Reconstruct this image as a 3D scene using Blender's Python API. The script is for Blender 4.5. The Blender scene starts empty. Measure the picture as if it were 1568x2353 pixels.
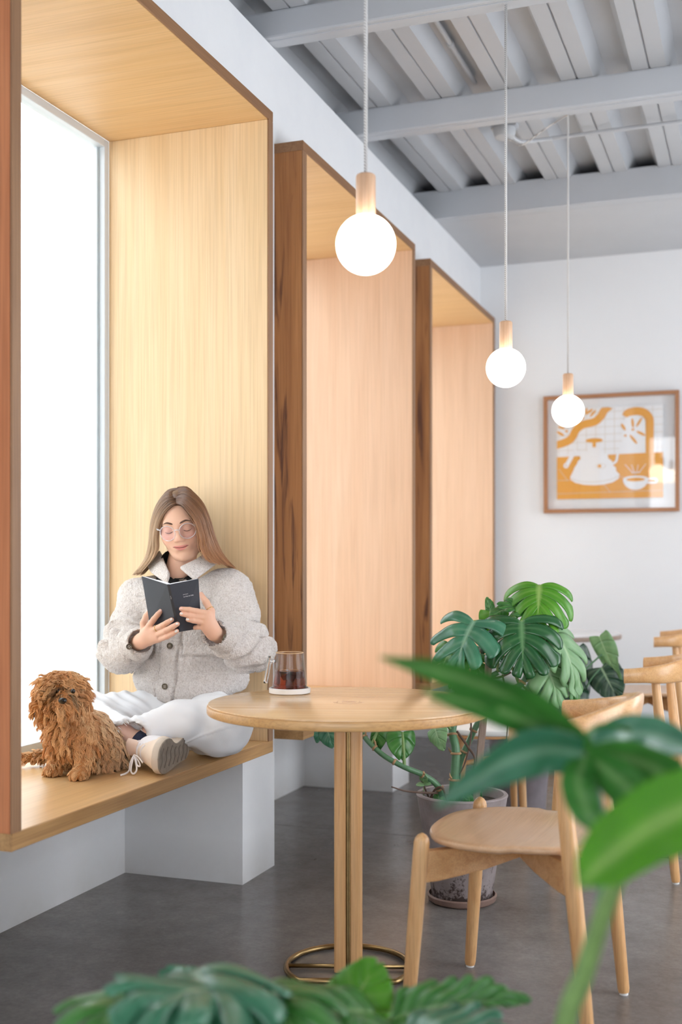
import bpy, bmesh, math, random
import numpy as np
from mathutils import Vector, Matrix, Quaternion, noise as mnoise

# ---------------------------------------------------------------- camera, sky, exposure
SC = bpy.context.scene
COL = SC.collection
FPX, CAMH, V0, YAW = 2647.0, 1.12, 1297.0, math.radians(20.0)
cam_data = bpy.data.cameras.new('camera')
cam = bpy.data.objects.new('camera', cam_data)
COL.objects.link(cam)
cam.location = (0, 0, CAMH)
cam.rotation_euler = (math.radians(90), 0, YAW)
cam_data.sensor_fit = 'HORIZONTAL'
cam_data.sensor_width = 24.0
cam_data.lens = FPX / 1568.0 * 24.0
cam_data.shift_y = (V0 - 1176.5) / 1568.0
cam_data.clip_start = 0.05
cam_data.dof.use_dof = True
cam_data.dof.focus_distance = 3.5
cam_data.dof.aperture_fstop = 2.3
SC.camera = cam

world = bpy.data.worlds.new('overcast_sky')
SC.world = world
world.use_nodes = True
bg = world.node_tree.nodes['Background']
bg.inputs[0].default_value = (0.91, 0.95, 1.0, 1)
bg.inputs[1].default_value = 3.9
world.cycles.sampling_method = 'NONE'
SC.view_settings.view_transform = 'Standard'
SC.view_settings.look = 'None'
SC.view_settings.exposure = 0.62
SC.view_settings.gamma = 1.0
SC.view_settings.use_curve_mapping = False
SC.cycles.use_denoising = True
SC.cycles.use_adaptive_sampling = True
SC.cycles.adaptive_threshold = 0.05
SC.cycles.max_bounces = 8
SC.cycles.diffuse_bounces = 4
SC.cycles.glossy_bounces = 3
SC.cycles.transmission_bounces = 5
SC.cycles.transparent_max_bounces = 12
SC.cycles.sample_clamp_indirect = 8.0
SC.cycles.caustics_reflective = False
SC.cycles.caustics_refractive = False

# ---------------------------------------------------------------- pixel helpers (points of the place)
SN, CS = math.sin(YAW), math.cos(YAW)
def P(u, v, y):
    r = (u - 784) / FPX; Z = y / (SN * r + CS)
    return Vector((Z * (CS * r - SN), y, CAMH - (v - V0) / FPX * Z))
def Q(u, v, z):
    Z = FPX * (CAMH - z) / (v - V0); r = (u - 784) / FPX
    return Vector((Z * (CS * r - SN), Z * (SN * r + CS), z))
def D(u, v, Z):
    r = (u - 784) / FPX
    return Vector((Z * (CS * r - SN), Z * (SN * r + CS), CAMH - (v - V0) / FPX * Z))

CAMV = Vector((0, 0, CAMH))
def tocam(p): return (CAMV-Vector(p)).normalized()

# ---------------------------------------------------------------- mesh helpers
RNG = np.random.default_rng(7)
random.seed(7)

class MB:
    """collects geometry for one mesh"""
    def __init__(s): s.v = []; s.f = []; s.n = 0
    def add(s, v, f):
        s.v.extend([tuple(p) for p in v]); s.f.extend([tuple(i + s.n for i in q) for q in f]); s.n += len(v); return s
    def box(s, x0, x1, y0, y1, z0, z1):
        v = [(x0,y0,z0),(x1,y0,z0),(x1,y1,z0),(x0,y1,z0),(x0,y0,z1),(x1,y0,z1),(x1,y1,z1),(x0,y1,z1)]
        return s.add(v, [(0,3,2,1),(4,5,6,7),(0,1,5,4),(1,2,6,5),(2,3,7,6),(3,0,4,7)])
    def prism(s, pts, off):
        """closed 3D polygon extruded by vector off"""
        n = len(pts); off = Vector(off)
        v = [Vector(p) for p in pts] + [Vector(p) + off for p in pts]
        f = [tuple(range(n))[::-1], tuple(range(n, 2*n))] + [(i, (i+1) % n, n+(i+1) % n, n+i) for i in range(n)]
        return s.add(v, f)
    def lathe(s, prof, c=(0,0,0), n=32, close=True):
        """prof list of (r,z)"""
        v = []; f = []; m = len(prof)
        for i in range(n):
            a = 2*math.pi*i/n
            for r, z in prof: v.append((c[0]+r*math.cos(a), c[1]+r*math.sin(a), c[2]+z))
        for i in range(n):
            j = (i+1) % n
            for k in range(m-1): f.append((i*m+k, j*m+k, j*m+k+1, i*m+k+1))
        if close:
            if prof[0][0] > 1e-6: f.append(tuple(i*m for i in range(n))[::-1])
            if prof[-1][0] > 1e-6: f.append(tuple(i*m+m-1 for i in range(n)))
        return s.add(v, f)
    def tube(s, pts, rad, n=8, caps=True, closed=False, flat=None):
        pts = [Vector(p) for p in pts]; m = len(pts)
        if not hasattr(rad, '__len__'): rad = [rad]*m
        T = []
        for i in range(m):
            a = pts[i-1] if (i > 0 or closed) else pts[0]
            b = pts[(i+1) % m] if (i < m-1 or closed) else pts[-1]
            t = b-a
            T.append(t.normalized() if t.length > 1e-9 else Vector((0,0,1)))
        up = Vector((0,0,1)) if abs(T[0].z) < .9 else Vector((1,0,0))
        N = (up - T[0]*up.dot(T[0])).normalized()
        v = []; f = []
        for i in range(m):
            N = N - T[i]*N.dot(T[i])
            if N.length < 1e-6: N = T[i].orthogonal()
            N.normalize(); B = T[i].cross(N)
            for k in range(n):
                a = 2*math.pi*k/n
                v.append(pts[i] + (N*math.cos(a) + B*math.sin(a)*(flat or 1))*rad[i])
        for i in range(m if closed else m-1):
            j = (i+1) % m
            for k in range(n):
                l = (k+1) % n
                f.append((i*n+k, i*n+l, j*n+l, j*n+k))
        if caps and not closed:
            f.append(tuple(range(n))[::-1]); f.append(tuple((m-1)*n+k for k in range(n)))
        return s.add(v, f)
    def loft(s, rings, caps=True):
        n = len(rings[0]); v = [p for r in rings for p in r]; f = []
        for i in range(len(rings)-1):
            for k in range(n):
                l = (k+1) % n
                f.append((i*n+k, i*n+l, (i+1)*n+l, (i+1)*n+k))
        if caps:
            f.append(tuple(range(n))[::-1]); f.append(tuple((len(rings)-1)*n+k for k in range(n)))
        return s.add(v, f)
    def xf(s, M):
        s.v = [tuple(M @ Vector(p)) for p in s.v]; return s
    def build(s, name, mat, parent=None, smooth=False, bevel=0, sub=0, thick=0, seg=2, angle=None):
        me = bpy.data.meshes.new(name)
        me.from_pydata(s.v, [], s.f)
        bm = bmesh.new(); bm.from_mesh(me)
        bmesh.ops.recalc_face_normals(bm, faces=bm.faces)
        if bevel:
            es = [e for e in bm.edges if len(e.link_faces) == 2 and e.calc_face_angle(0) > 0.6]
            bmesh.ops.bevel(bm, geom=es, offset=bevel, segments=seg, profile=.6, affect='EDGES', clamp_overlap=True)
        bm.to_mesh(me); bm.free()
        o = bpy.data.objects.new(name, me); COL.objects.link(o)
        me.materials.append(mat)
        if parent: o.parent = parent
        if smooth:
            me.shade_smooth()
            if angle: me.set_sharp_from_angle(angle=angle)
        if thick:
            m = o.modifiers.new('solid', 'SOLIDIFY'); m.thickness = thick; m.offset = 0
        if sub:
            m = o.modifiers.new('sub', 'SUBSURF'); m.levels = sub; m.render_levels = sub
        return o

def np_mesh(name, V, F, mat, parent=None, smooth=True, cols=None):
    """fast mesh from arrays, F is (n,3) or (n,4)"""
    V = np.asarray(V, np.float32); F = np.asarray(F, np.int32)
    me = bpy.data.meshes.new(name)
    k = F.shape[1]
    me.vertices.add(len(V)); me.vertices.foreach_set('co', V.ravel())
    me.loops.add(F.size); me.loops.foreach_set('vertex_index', F.ravel())
    me.polygons.add(len(F)); me.polygons.foreach_set('loop_start', np.arange(0, F.size, k, dtype=np.int32))
    me.update(calc_edges=True)
    if cols is not None:
        at = me.color_attributes.new('Col', 'FLOAT_COLOR', 'POINT')
        at.data.foreach_set('color', np.asarray(cols, np.float32).ravel())
    if smooth: me.shade_smooth()
    me.materials.append(mat)
    o = bpy.data.objects.new(name, me); COL.objects.link(o)
    if parent: o.parent = parent
    return o

def tag(o, label=None, cat=None, group=None, kind=None):
    if label: o['label'] = label
    if cat: o['category'] = cat
    if group: o['group'] = group
    if kind: o['kind'] = kind
    return o
def empty(name, loc=(0,0,0), rz=0):
    o = bpy.data.objects.new(name, None); COL.objects.link(o)
    o.location = loc; o.rotation_euler = (0,0,rz); o.empty_display_size = .05
    return o
def copy_tree(o, parent=None):
    c = o.copy(); COL.objects.link(c); c.parent = parent
    for ch in list(o.children): copy_tree(ch, c)
    return c
def catmull(pts, n):
    pts = [Vector(p) for p in pts]
    P4 = [pts[0]*2-pts[1]] + pts + [pts[-1]*2-pts[-2]]
    out = []
    m = len(pts)-1
    for i in range(n+1):
        t = i/n*m; k = min(int(t), m-1); t -= k
        a, b, c, d = P4[k:k+4]
        out.append(.5*((2*b)+(c-a)*t+(2*a-5*b+4*c-d)*t*t+(3*b-a-3*c+d)*t**3))
    return out
def interp(xs, ys, t): return float(np.interp(t, xs, ys))

# ---------------------------------------------------------------- materials
def lin(r, g, b):
    f = lambda c: (c/255/12.92) if c/255 <= .04045 else ((c/255+.055)/1.055)**2.4
    return (f(r), f(g), f(b), 1)
class NT:
    def __init__(s, name):
        s.m = bpy.data.materials.new(name); s.m.use_nodes = True
        s.t = s.m.node_tree; s.b = s.t.nodes['Principled BSDF']
    def n(s, typ, **kw):
        nd = s.t.nodes.new(typ)
        for k, v in kw.items():
            if k.startswith('_'): nd.inputs[k[1:].replace('_', ' ')].default_value = v
            else: setattr(nd, k, v)
        return nd
    def l(s, a, b): s.t.links.new(a, b)
    def coords(s, scale=(1,1,1), kind='Object', rot=(0,0,0), loc=(0,0,0)):
        tc = s.n('ShaderNodeTexCoord'); mp = s.n('ShaderNodeMapping')
        mp.inputs['Scale'].default_value = scale; mp.inputs['Rotation'].default_value = rot; mp.inputs['Location'].default_value = loc
        s.l(tc.outputs[kind], mp.inputs['Vector']); return mp.outputs['Vector']
    def ramp(s, fac, stops):
        r = s.n('ShaderNodeValToRGB'); e = r.color_ramp.elements
        e[0].position, e[0].color = stops[0]; e[1].position, e[1].color = stops[-1]
        for p, c in stops[1:-1]:
            k = e.new(p); k.color = c
        s.l(fac, r.inputs['Fac']); return r.outputs['Color']
    def bump(s, h, strength=.2, dist=.002):
        b = s.n('ShaderNodeBump'); b.inputs['Strength'].default_value = strength; b.inputs['Distance'].default_value = dist
        s.l(h, b.inputs['Height']); s.l(b.outputs['Normal'], s.b.inputs['Normal'])
    def set(s, **kw):
        for k, v in kw.items(): s.b.inputs[k.replace('_', ' ')].default_value = v
        return s

def plain(name, col, rough=.5, noise=0, nscale=40, bump=0, metal=0, **kw):
    t = NT(name); t.set(Base_Color=col, Roughness=rough, Metallic=metal, **kw)
    if noise or bump:
        v = t.coords()
        nz = t.n('ShaderNodeTexNoise', _Scale=nscale, _Detail=5.0, _Roughness=.6); t.l(v, nz.inputs['Vector'])
        if noise:
            a = tuple(c*(1-noise) for c in col[:3])+(1,); b = tuple(min(1, c*(1+noise)) for c in col[:3])+(1,)
            t.l(t.ramp(nz.outputs['Fac'], [(.3, a), (.7, b)]), t.b.inputs['Base Color'])
        if bump: t.bump(nz.outputs['Fac'], bump, .002)
    return t.m

def wood(name, dark, mid, light, axis=2, scale=1.0, rough=.42, streak=0.35, coat=0.0, spec=.5, dark_streaks=None):
    """grain runs along the given axis of object space"""
    t = NT(name)
    sc = [9.0*scale]*3; sc[axis] = .55*scale
    v = t.coords(tuple(sc))
    n1 = t.n('ShaderNodeTexNoise', _Scale=1.6, _Detail=4.0, _Roughness=.62, _Distortion=.7); t.l(v, n1.inputs['Vector'])
    sc2 = [170.0*scale]*3; sc2[axis] = 3.0*scale
    v2 = t.coords(tuple(sc2))
    n2 = t.n('ShaderNodeTexNoise', _Scale=1.0, _Detail=2.0, _Roughness=.6); t.l(v2, n2.inputs['Vector'])
    c = t.ramp(n1.outputs['Fac'], [(.28, dark), (.5, mid), (.74, light)])
    mx = t.n('ShaderNodeMixRGB', blend_type='MULTIPLY'); mx.inputs['Fac'].default_value = streak
    g = t.ramp(n2.outputs['Fac'], [(.32, (.45,.38,.32,1)), (.58, (1,1,1,1))])
    t.l(c, mx.inputs['Color1']); t.l(g, mx.inputs['Color2'])
    out = mx.outputs['Color']
    if dark_streaks:
        sc3 = [26.0]*3; sc3[axis] = 1.5
        v3 = t.coords(tuple(sc3))
        n3 = t.n('ShaderNodeTexNoise', _Scale=1.0, _Detail=4.0, _Roughness=.55, _Distortion=1.2); t.l(v3, n3.inputs['Vector'])
        mk = t.ramp(n3.outputs['Fac'], [(.555, (0,0,0,1)), (.66, (1,1,1,1))])
        m3 = t.n('ShaderNodeMixRGB'); t.l(mk, m3.inputs['Fac']); t.l(out, m3.inputs['Color1']); m3.inputs['Color2'].default_value = dark_streaks
        out = m3.outputs['Color']
    t.l(out, t.b.inputs['Base Color'])
    t.set(Roughness=rough, Coat_Weight=coat, Coat_Roughness=.15)
    t.b.inputs['Specular IOR Level'].default_value = spec
    t.bump(n2.outputs['Fac'], .12, .0008)
    return t.m
# ---------------------------------------------------------------- shared materials
M = {}
M['wall'] = plain('white_plaster', lin(228,229,231), .85, noise=.008, nscale=3, bump=.03)
def tinted_foot_wall():
    t = NT('white_plaster_tinted_foot'); v = t.coords()
    n = t.n('ShaderNodeTexNoise', _Scale=5.0, _Detail=6.0, _Roughness=.65); t.l(v, n.inputs['Vector'])
    s = t.n('ShaderNodeTexNoise', _Scale=60.0, _Detail=2.0); t.l(v, s.inputs['Vector'])
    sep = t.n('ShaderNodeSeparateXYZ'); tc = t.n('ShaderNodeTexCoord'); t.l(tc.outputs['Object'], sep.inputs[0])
    # mottled brown tint in the lowest hand's breadth, stronger towards the floor
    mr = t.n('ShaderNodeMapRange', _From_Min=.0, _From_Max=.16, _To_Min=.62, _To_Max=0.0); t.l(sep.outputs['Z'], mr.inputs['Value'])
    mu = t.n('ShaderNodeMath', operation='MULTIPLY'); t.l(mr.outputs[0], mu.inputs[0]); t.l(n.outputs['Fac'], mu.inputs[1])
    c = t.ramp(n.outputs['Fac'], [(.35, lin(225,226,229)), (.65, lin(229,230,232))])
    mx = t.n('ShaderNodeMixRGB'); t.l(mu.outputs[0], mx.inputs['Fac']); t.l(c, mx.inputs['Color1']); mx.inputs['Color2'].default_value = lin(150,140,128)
    t.l(mx.outputs[0], t.b.inputs['Base Color']); t.set(Roughness=.85); t.bump(s.outputs['Fac'], .08, .002)
    return t.m
M['wall_low'] = tinted_foot_wall()
def exterior():
    t = NT('rough_white_render'); v = t.coords()
    n = t.n('ShaderNodeTexNoise', _Scale=14.0, _Detail=4.0); t.l(v, n.inputs['Vector'])
    t.set(Base_Color=lin(246,247,248), Roughness=.9); t.bump(n.outputs['Fac'], .35, .02)
    return t.m
M['exterior'] = exterior()
M['ext_ground'] = plain('pale_paving', lin(214,205,190), .8, noise=.05)
M['grey_paint'] = plain('light_grey_paint', lin(186,188,192), .5, noise=.03, nscale=3)
M['deck'] = plain('grey_painted_deck', lin(180,182,186), .38, noise=.03, nscale=4, metal=.0)
M['dark'] = plain('dark_gap', lin(22,22,24), .8)
M['beam_paint'] = plain('grey_beam_paint', lin(184,187,192), .45, noise=.03, nscale=3)
def concrete():
    t = NT('polished_concrete'); v = t.coords(loc=(3.3,1.7,.437))
    n = t.n('ShaderNodeTexNoise', _Scale=1.4, _Detail=2.0, _Roughness=.45); t.l(v, n.inputs['Vector'])
    k = t.n('ShaderNodeTexNoise', _Scale=11.0, _Detail=5.0, _Roughness=.6); t.l(v, k.inputs['Vector'])
    g = t.n('ShaderNodeTexNoise', _Scale=70.0, _Detail=3.0, _Roughness=.7); t.l(v, g.inputs['Vector'])
    mx = t.n('ShaderNodeMixRGB'); t.l(n.outputs['Fac'], mx.inputs['Fac']); mx.inputs['Color1'].default_value = lin(84,77,73); mx.inputs['Color2'].default_value = lin(132,128,126)
    m2 = t.n('ShaderNodeMixRGB', blend_type='OVERLAY'); m2.inputs['Fac'].default_value = .35; t.l(mx.outputs[0], m2.inputs['Color1']); t.l(k.outputs['Fac'], m2.inputs['Color2'])
    m3 = t.n('ShaderNodeMixRGB', blend_type='OVERLAY'); m3.inputs['Fac'].default_value = .30; t.l(m2.outputs[0], m3.inputs['Color1']); t.l(g.outputs['Fac'], m3.inputs['Color2'])
    t.l(m3.outputs[0], t.b.inputs['Base Color'])
    t.set(Roughness=.26); t.bump(g.outputs['Fac'], .02, .001)
    return t.m
M['floor'] = concrete()
honey = (lin(217,174,118), lin(223,182,129), lin(228,190,140))
pink = (lin(214,174,142), lin(220,183,152), lin(226,191,162))
M['ply_v'] = wood('window_lit_plywood_upright', lin(221,188,142), lin(227,197,154), lin(233,206,167), axis=2, scale=.8, rough=.45, streak=.22)  # paler than the top board: strong window light put into the colour
M['ply_x'] = wood('honey_plywood_crossways', *honey, axis=0, scale=.8, rough=.45, streak=.22)
M['ply_y'] = wood('honey_plywood_lengthways', *honey, axis=1, scale=.8, rough=.32, streak=.18)
M['pinkply_v'] = wood('pale_pinkish_plywood', *pink, axis=2, scale=.8, rough=.45, streak=.18)
M['edge_dark'] = wood('brown_edge_band', lin(122,84,52), lin(138,98,64), lin(150,110,74), axis=1, rough=.5)
M['edge_up'] = wood('brown_upright_edge_band', lin(128,92,62), lin(146,108,76), lin(158,120,86), axis=2, rough=.5)
M['edge_low'] = wood('worn_oak_edge_band', lin(150,108,62), lin(176,134,84), lin(192,150,98), axis=1, rough=.5)
M['outer'] = wood('dark_grained_side_board', lin(140,88,44), lin(164,108,58), lin(178,122,70), axis=2, rough=.5, dark_streaks=lin(92,50,24))
M['outer2'] = wood('reddish_side_board', lin(168,98,56), lin(190,116,70), lin(202,130,84), axis=2, rough=.5)

# ---------------------------------------------------------------- the room
XW, XB = -1.70, -2.17          # pier faces, back of the niches
YF, YB, XR = 7.30, -2.6, 1.75   # far wall, back wall, right wall
ZW = 3.04
YR = -1.2
def struct(mb, name, mat, parent=None, **k):
    o = mb.build(name, mat, parent, **k)
    if not parent: o['kind'] = 'structure'
    return o
flo = struct(MB().box(XB-.1, XR+.1, YB-.1, YF+.1, -.12, -.012), 'floor', M['dark'])
for a, b in ((YB, 1.56), (1.566, 4.562), (4.568, YF)):
    MB().box(XB-.08, XR, a, b, -.012, 0).build('slab', M['floor'], flo)

BOXES = [(2.185, 3.665), (3.945, 5.415), (5.69, 7.215)]
ZB0, ZB1, ZS = 0.472, 2.685, 0.512
XF = -1.584
wl = MB()
ys = [YB] + [q for b in BOXES for q in b] + [YF]
for i in range(0, len(ys), 2): wl.box(XB-.12, XW, ys[i], ys[i+1], 0, ZW)
for a, b in BOXES:
    wl.box(XB-.12, XW, a, b, ZB1, ZW)
    wl.box(XB-.12, XB, a, b, 0, ZB0)
struct(wl, 'wall_left', M['wall_low'])
struct(MB().box(XB-.12, XR+.1, YF, YF+.15, 0, 3.4), 'wall_far', M['wall'])
wr = MB()
wr.box(XR, XR+.15, YB, YF, 0, .06).box(XR, XR+.15, YB, YF, 2.75, 3.4)
for a, b in ((YB, 2.3), (4.0, 5.6), (6.8, YF)): wr.box(XR, XR+.15, a, b, .06, 2.75)  # unseen side of the room, its bays placed and sized to steer the daylight
struct(wr, 'wall_right', M['wall'])
wb = MB().box(XB-.12, XR+.15, YB-.15, YB, 0, .25).box(XB-.12, XR+.15, YB-.15, YB, 2.6, 3.4)
for a, b in ((XB-.12, -1.5), (-.15, .05), (1.6, XR+.15)): wb.box(a, b, YB-.15, YB, .25, 2.6)  # unseen wall behind the camera, openings sized for the light they admit
struct(wb, 'wall_back', M['wall'])
# the deck rises a little towards the far wall and runs on over the top of the left wall
SL = .018
def zdeck(y): return 3.145 + (y-3.9)*SL
ceil = empty('ceiling'); ceil['kind'] = 'structure'
PIT, LOWW, SIDE, DEP = .295, .135, .034, .068
def deck_unit():
    mb = MB()
    w = LOWW/2
    prof = [(-PIT/2, DEP), (-w-SIDE, DEP), (-w, 0), (-.004, 0), (-.004, .006), (.004, .006), (.004, 0), (w, 0), (w+SIDE, DEP), (PIT/2, DEP)]
    prof2 = [(x, z+.004) for x, z in prof]
    pts = prof + prof2[::-1]
    y0, y1 = YB, YF
    mb.prism([(x, y0, zdeck(y0)+z) for x, z in pts], (0, y1-y0, (y1-y0)*SL))
    me = mb.build('deck_panel', M['deck'], ceil)
    return me
du = deck_unit()
x = -2.493; first = True
while x < XR:
    o = du if first else du.copy()
    if not first: COL.objects.link(o)
    o.location.x = x; first = False; x += PIT
# dark roof void above the deck, closing the building
struct(MB().box(XB-.3, XR+.2, YB-.2, YF+.2, 3.42, 3.5), 'roof_slab', M['dark'])
struct(MB().box(XB-.3, XB-.26, YB-.2, YF+.2, 3.0, 3.45).box(XB-.3, XB-.10, YB-.2, YF+.2, ZW-.06, ZW), 'light_leak_wall', M['grey_paint'])  # unseen closing wall, added to stop light leaking in above the left wall
for y0, w in ((1.42, .09), (2.42, .09), (3.87, .09), (4.89, .09)):
    b = MB()
    z0, z1 = 3.045, zdeck(y0)
    b.box(XB-.25, XR, y0, y0+w, z0, z1)
    o = struct(b, 'ceiling_beam', M['beam_paint'], bevel=.008)
    MB().box(XB-.25, XR, y0+w*.25, y0+w*.75, z0-.003, z0+.002).build('weld_strip', M['beam_paint'], o)
struct(MB().box(XB-.25, XR, 6.2, 6.28, ZW, 3.20), 'ceiling_fascia_beam', M['beam_paint'], bevel=.004)
struct(MB().box(XB-.25, XR, 6.28, YF, ZW, ZW+.06), 'ceiling_soffit', M['grey_paint'])

# ---------------------------------------------------------------- window seats: four boards each, with edge bands
LB = ['deep wooden window seat framing the seated reader and the dog', 'wooden window seat in the middle, behind the round table and the glass jug',
      'wooden window seat farthest away, next to the far white wall']
M['alu'] = plain('white_aluminium', lin(206,212,218), .35)
def glass_mat():
    t = NT('window_glass'); t.b.inputs['Transmission Weight'].default_value = 0
    tr = t.n('ShaderNodeBsdfTransparent'); tr.inputs[0].default_value = (.97,.985,.98,1)
    gl = t.n('ShaderNodeBsdfGlossy'); gl.inputs['Roughness'].default_value = .01
    lw = t.n('ShaderNodeLayerWeight'); lw.inputs['Blend'].default_value = .5
    pw = t.n('ShaderNodeMath', operation='POWER'); t.l(lw.outputs['Facing'], pw.inputs[0]); pw.inputs[1].default_value = 4.0
    fr = t.n('ShaderNodeMapRange', _To_Min=.02, _To_Max=.35); t.l(pw.outputs[0], fr.inputs['Value'])
    mx = t.n('ShaderNodeMixShader'); t.l(fr.outputs[0], mx.inputs[0]); t.l(tr.outputs[0], mx.inputs[1]); t.l(gl.outputs[0], mx.inputs[2])
    out = t.t.nodes['Material Output']; t.l(mx.outputs[0], out.inputs['Surface'])
    return t.m
M['glass'] = glass_mat()
XG = -2.215
for i, (a, b) in enumerate(BOXES):
    r = empty('window_seat', (XF, (a+b)/2, ZB0)); tag(r, LB[i], 'window seat', 'wooden window seats along the wall')
    inv = Matrix.Translation(-Vector(r.location))
    T = .036; e = .006
    def brd(name, mat, bx, trim, tbx):
        o = MB().box(*bx).xf(inv).build(name, mat, r, bevel=.0015, seg=1)
        if trim: MB().box(*tbx).xf(inv).build('edge_band', trim, o, bevel=.0015, seg=1)
    side = M['pinkply_v'] if i else M['ply_v']
    brd('top_board', M['ply_x'], (XG, XF-e, a, b, ZB1-T, ZB1), M['edge_dark'], (XF-e, XF, a, b, ZB1-T, ZB1))
    brd('seat_board', M['ply_y'], (XG, XF-e, a, b, ZB0, ZS), M['edge_low'], (XF-e, XF, a, b, ZB0, ZS))
    brd('side_board', side, (XG, XF-e, b-T, b, ZS, ZB1-T), M['edge_up'], (XF-e, XF, b-T, b, ZS, ZB1-T))
    for za, zb, mt in ((ZB1-T, ZB1, M['edge_dark']), (ZB0, ZS, M['edge_low'])):
        MB().box(XW, XF, a-.0015, a, za, zb).xf(inv).build('end_band', mt, r)
    o = MB().box(XG, XF-e, a+.012, a+T, ZS, ZB1-T).xf(inv).build('side_board', side, r)
    MB().box(XW, XF-e, a, a+.012, ZS, ZB1-T).xf(inv).build('outer_face', M['outer'] if i else M['outer2'], o)
    MB().box(XF-e, XF, a, a+T, ZS, ZB1-T).xf(inv).build('edge_band', M['edge_up'], o, bevel=.0015, seg=1)
    # window
    w = empty('window_%d' % (i+1), (XG, (a+b)/2, ZS)); w['kind'] = 'structure'
    iw = Matrix.Translation(-Vector(w.location))
    fw = .028
    y0, y1, z0, z1 = a+T, b-T, ZS, ZB1-T
    x0, x1 = XG-.045, XG
    for bx in ((x0,x1,y0,y0+fw,z0,z1), (x0,x1,y1-fw,y1,z0,z1), (x0,x1,y0+fw,y1-fw,z0,z0+fw), (x0,x1,y0+fw,y1-fw,z1-fw,z1)):
        MB().box(*bx).xf(iw).build('frame_bar', M['alu'], w, bevel=.003)
    for bx in ((x0+.012,x0+.020,y0+fw,y0+fw+.012,z0+fw,z1-fw), (x0+.012,x0+.020,y1-fw-.012,y1-fw,z0+fw,z1-fw)):
        MB().box(*bx).xf(iw).build('glazing_bead', M['alu'], w)
    MB().box(x0+.022, x0+.028, y0+fw, y1-fw, z0+fw, z1-fw).xf(iw).build('pane', M['glass'], w)
# outside: a white courtyard wall and pale paving
tag(struct(MB().box(-4.6, -4.4, -1, 16, -.3, 4.6), 'exterior_courtyard_wall', M['exterior']))
struct(MB().box(-4.4, XB-.12, -1, 16, -.3, .12), 'exterior_paving', M['ext_ground'])
# ---------------------------------------------------------------- furniture
M['table_top'] = wood('lacquered_pale_wood', lin(220,176,124), lin(234,195,148), lin(241,208,166), axis=0, scale=1.3, rough=.2, streak=.25, coat=.3)
M['table_edge'] = wood('table_edge_wood', lin(196,148,92), lin(210,164,108), lin(220,176,122), axis=0, scale=1.2, rough=.35)
M['beech_z'] = wood('beech_upright', lin(204,150,96), lin(218,168,114), lin(228,184,132), axis=2, scale=2.0, rough=.33, streak=.3, coat=.15)
M['beech_x'] = wood('beech_lengthways', lin(198,142,88), lin(212,160,106), lin(222,174,122), axis=0, scale=2.0, rough=.35, streak=.3, coat=.15)
M['beech_y'] = wood('beech_crossways', lin(204,150,96), lin(218,168,114), lin(228,182,130), axis=1, scale=2.0, rough=.3, streak=.3, coat=.2)
M['seat_ply'] = wood('pale_seat_veneer', lin(208,164,122), lin(218,176,136), lin(226,188,150), axis=1, scale=1.6, rough=.28, streak=.18, coat=.2)
M['brass'] = plain('aged_brass', lin(150,124,84), .32, noise=.2, nscale=30, metal=1.0)
M['white_ceramic'] = plain('white_ceramic', lin(232,230,228), .3)

def disc_top(r, t, z0, ed=.006, n=72):
    return MB().lathe([(0, z0), (r-ed, z0), (r-ed*.3, z0+ed*.3), (r, z0+ed), (r, z0+t-ed), (r-ed*.3, z0+t-ed*.3), (r-ed, z0+t), (0, z0+t)], n=n, close=False)

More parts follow.
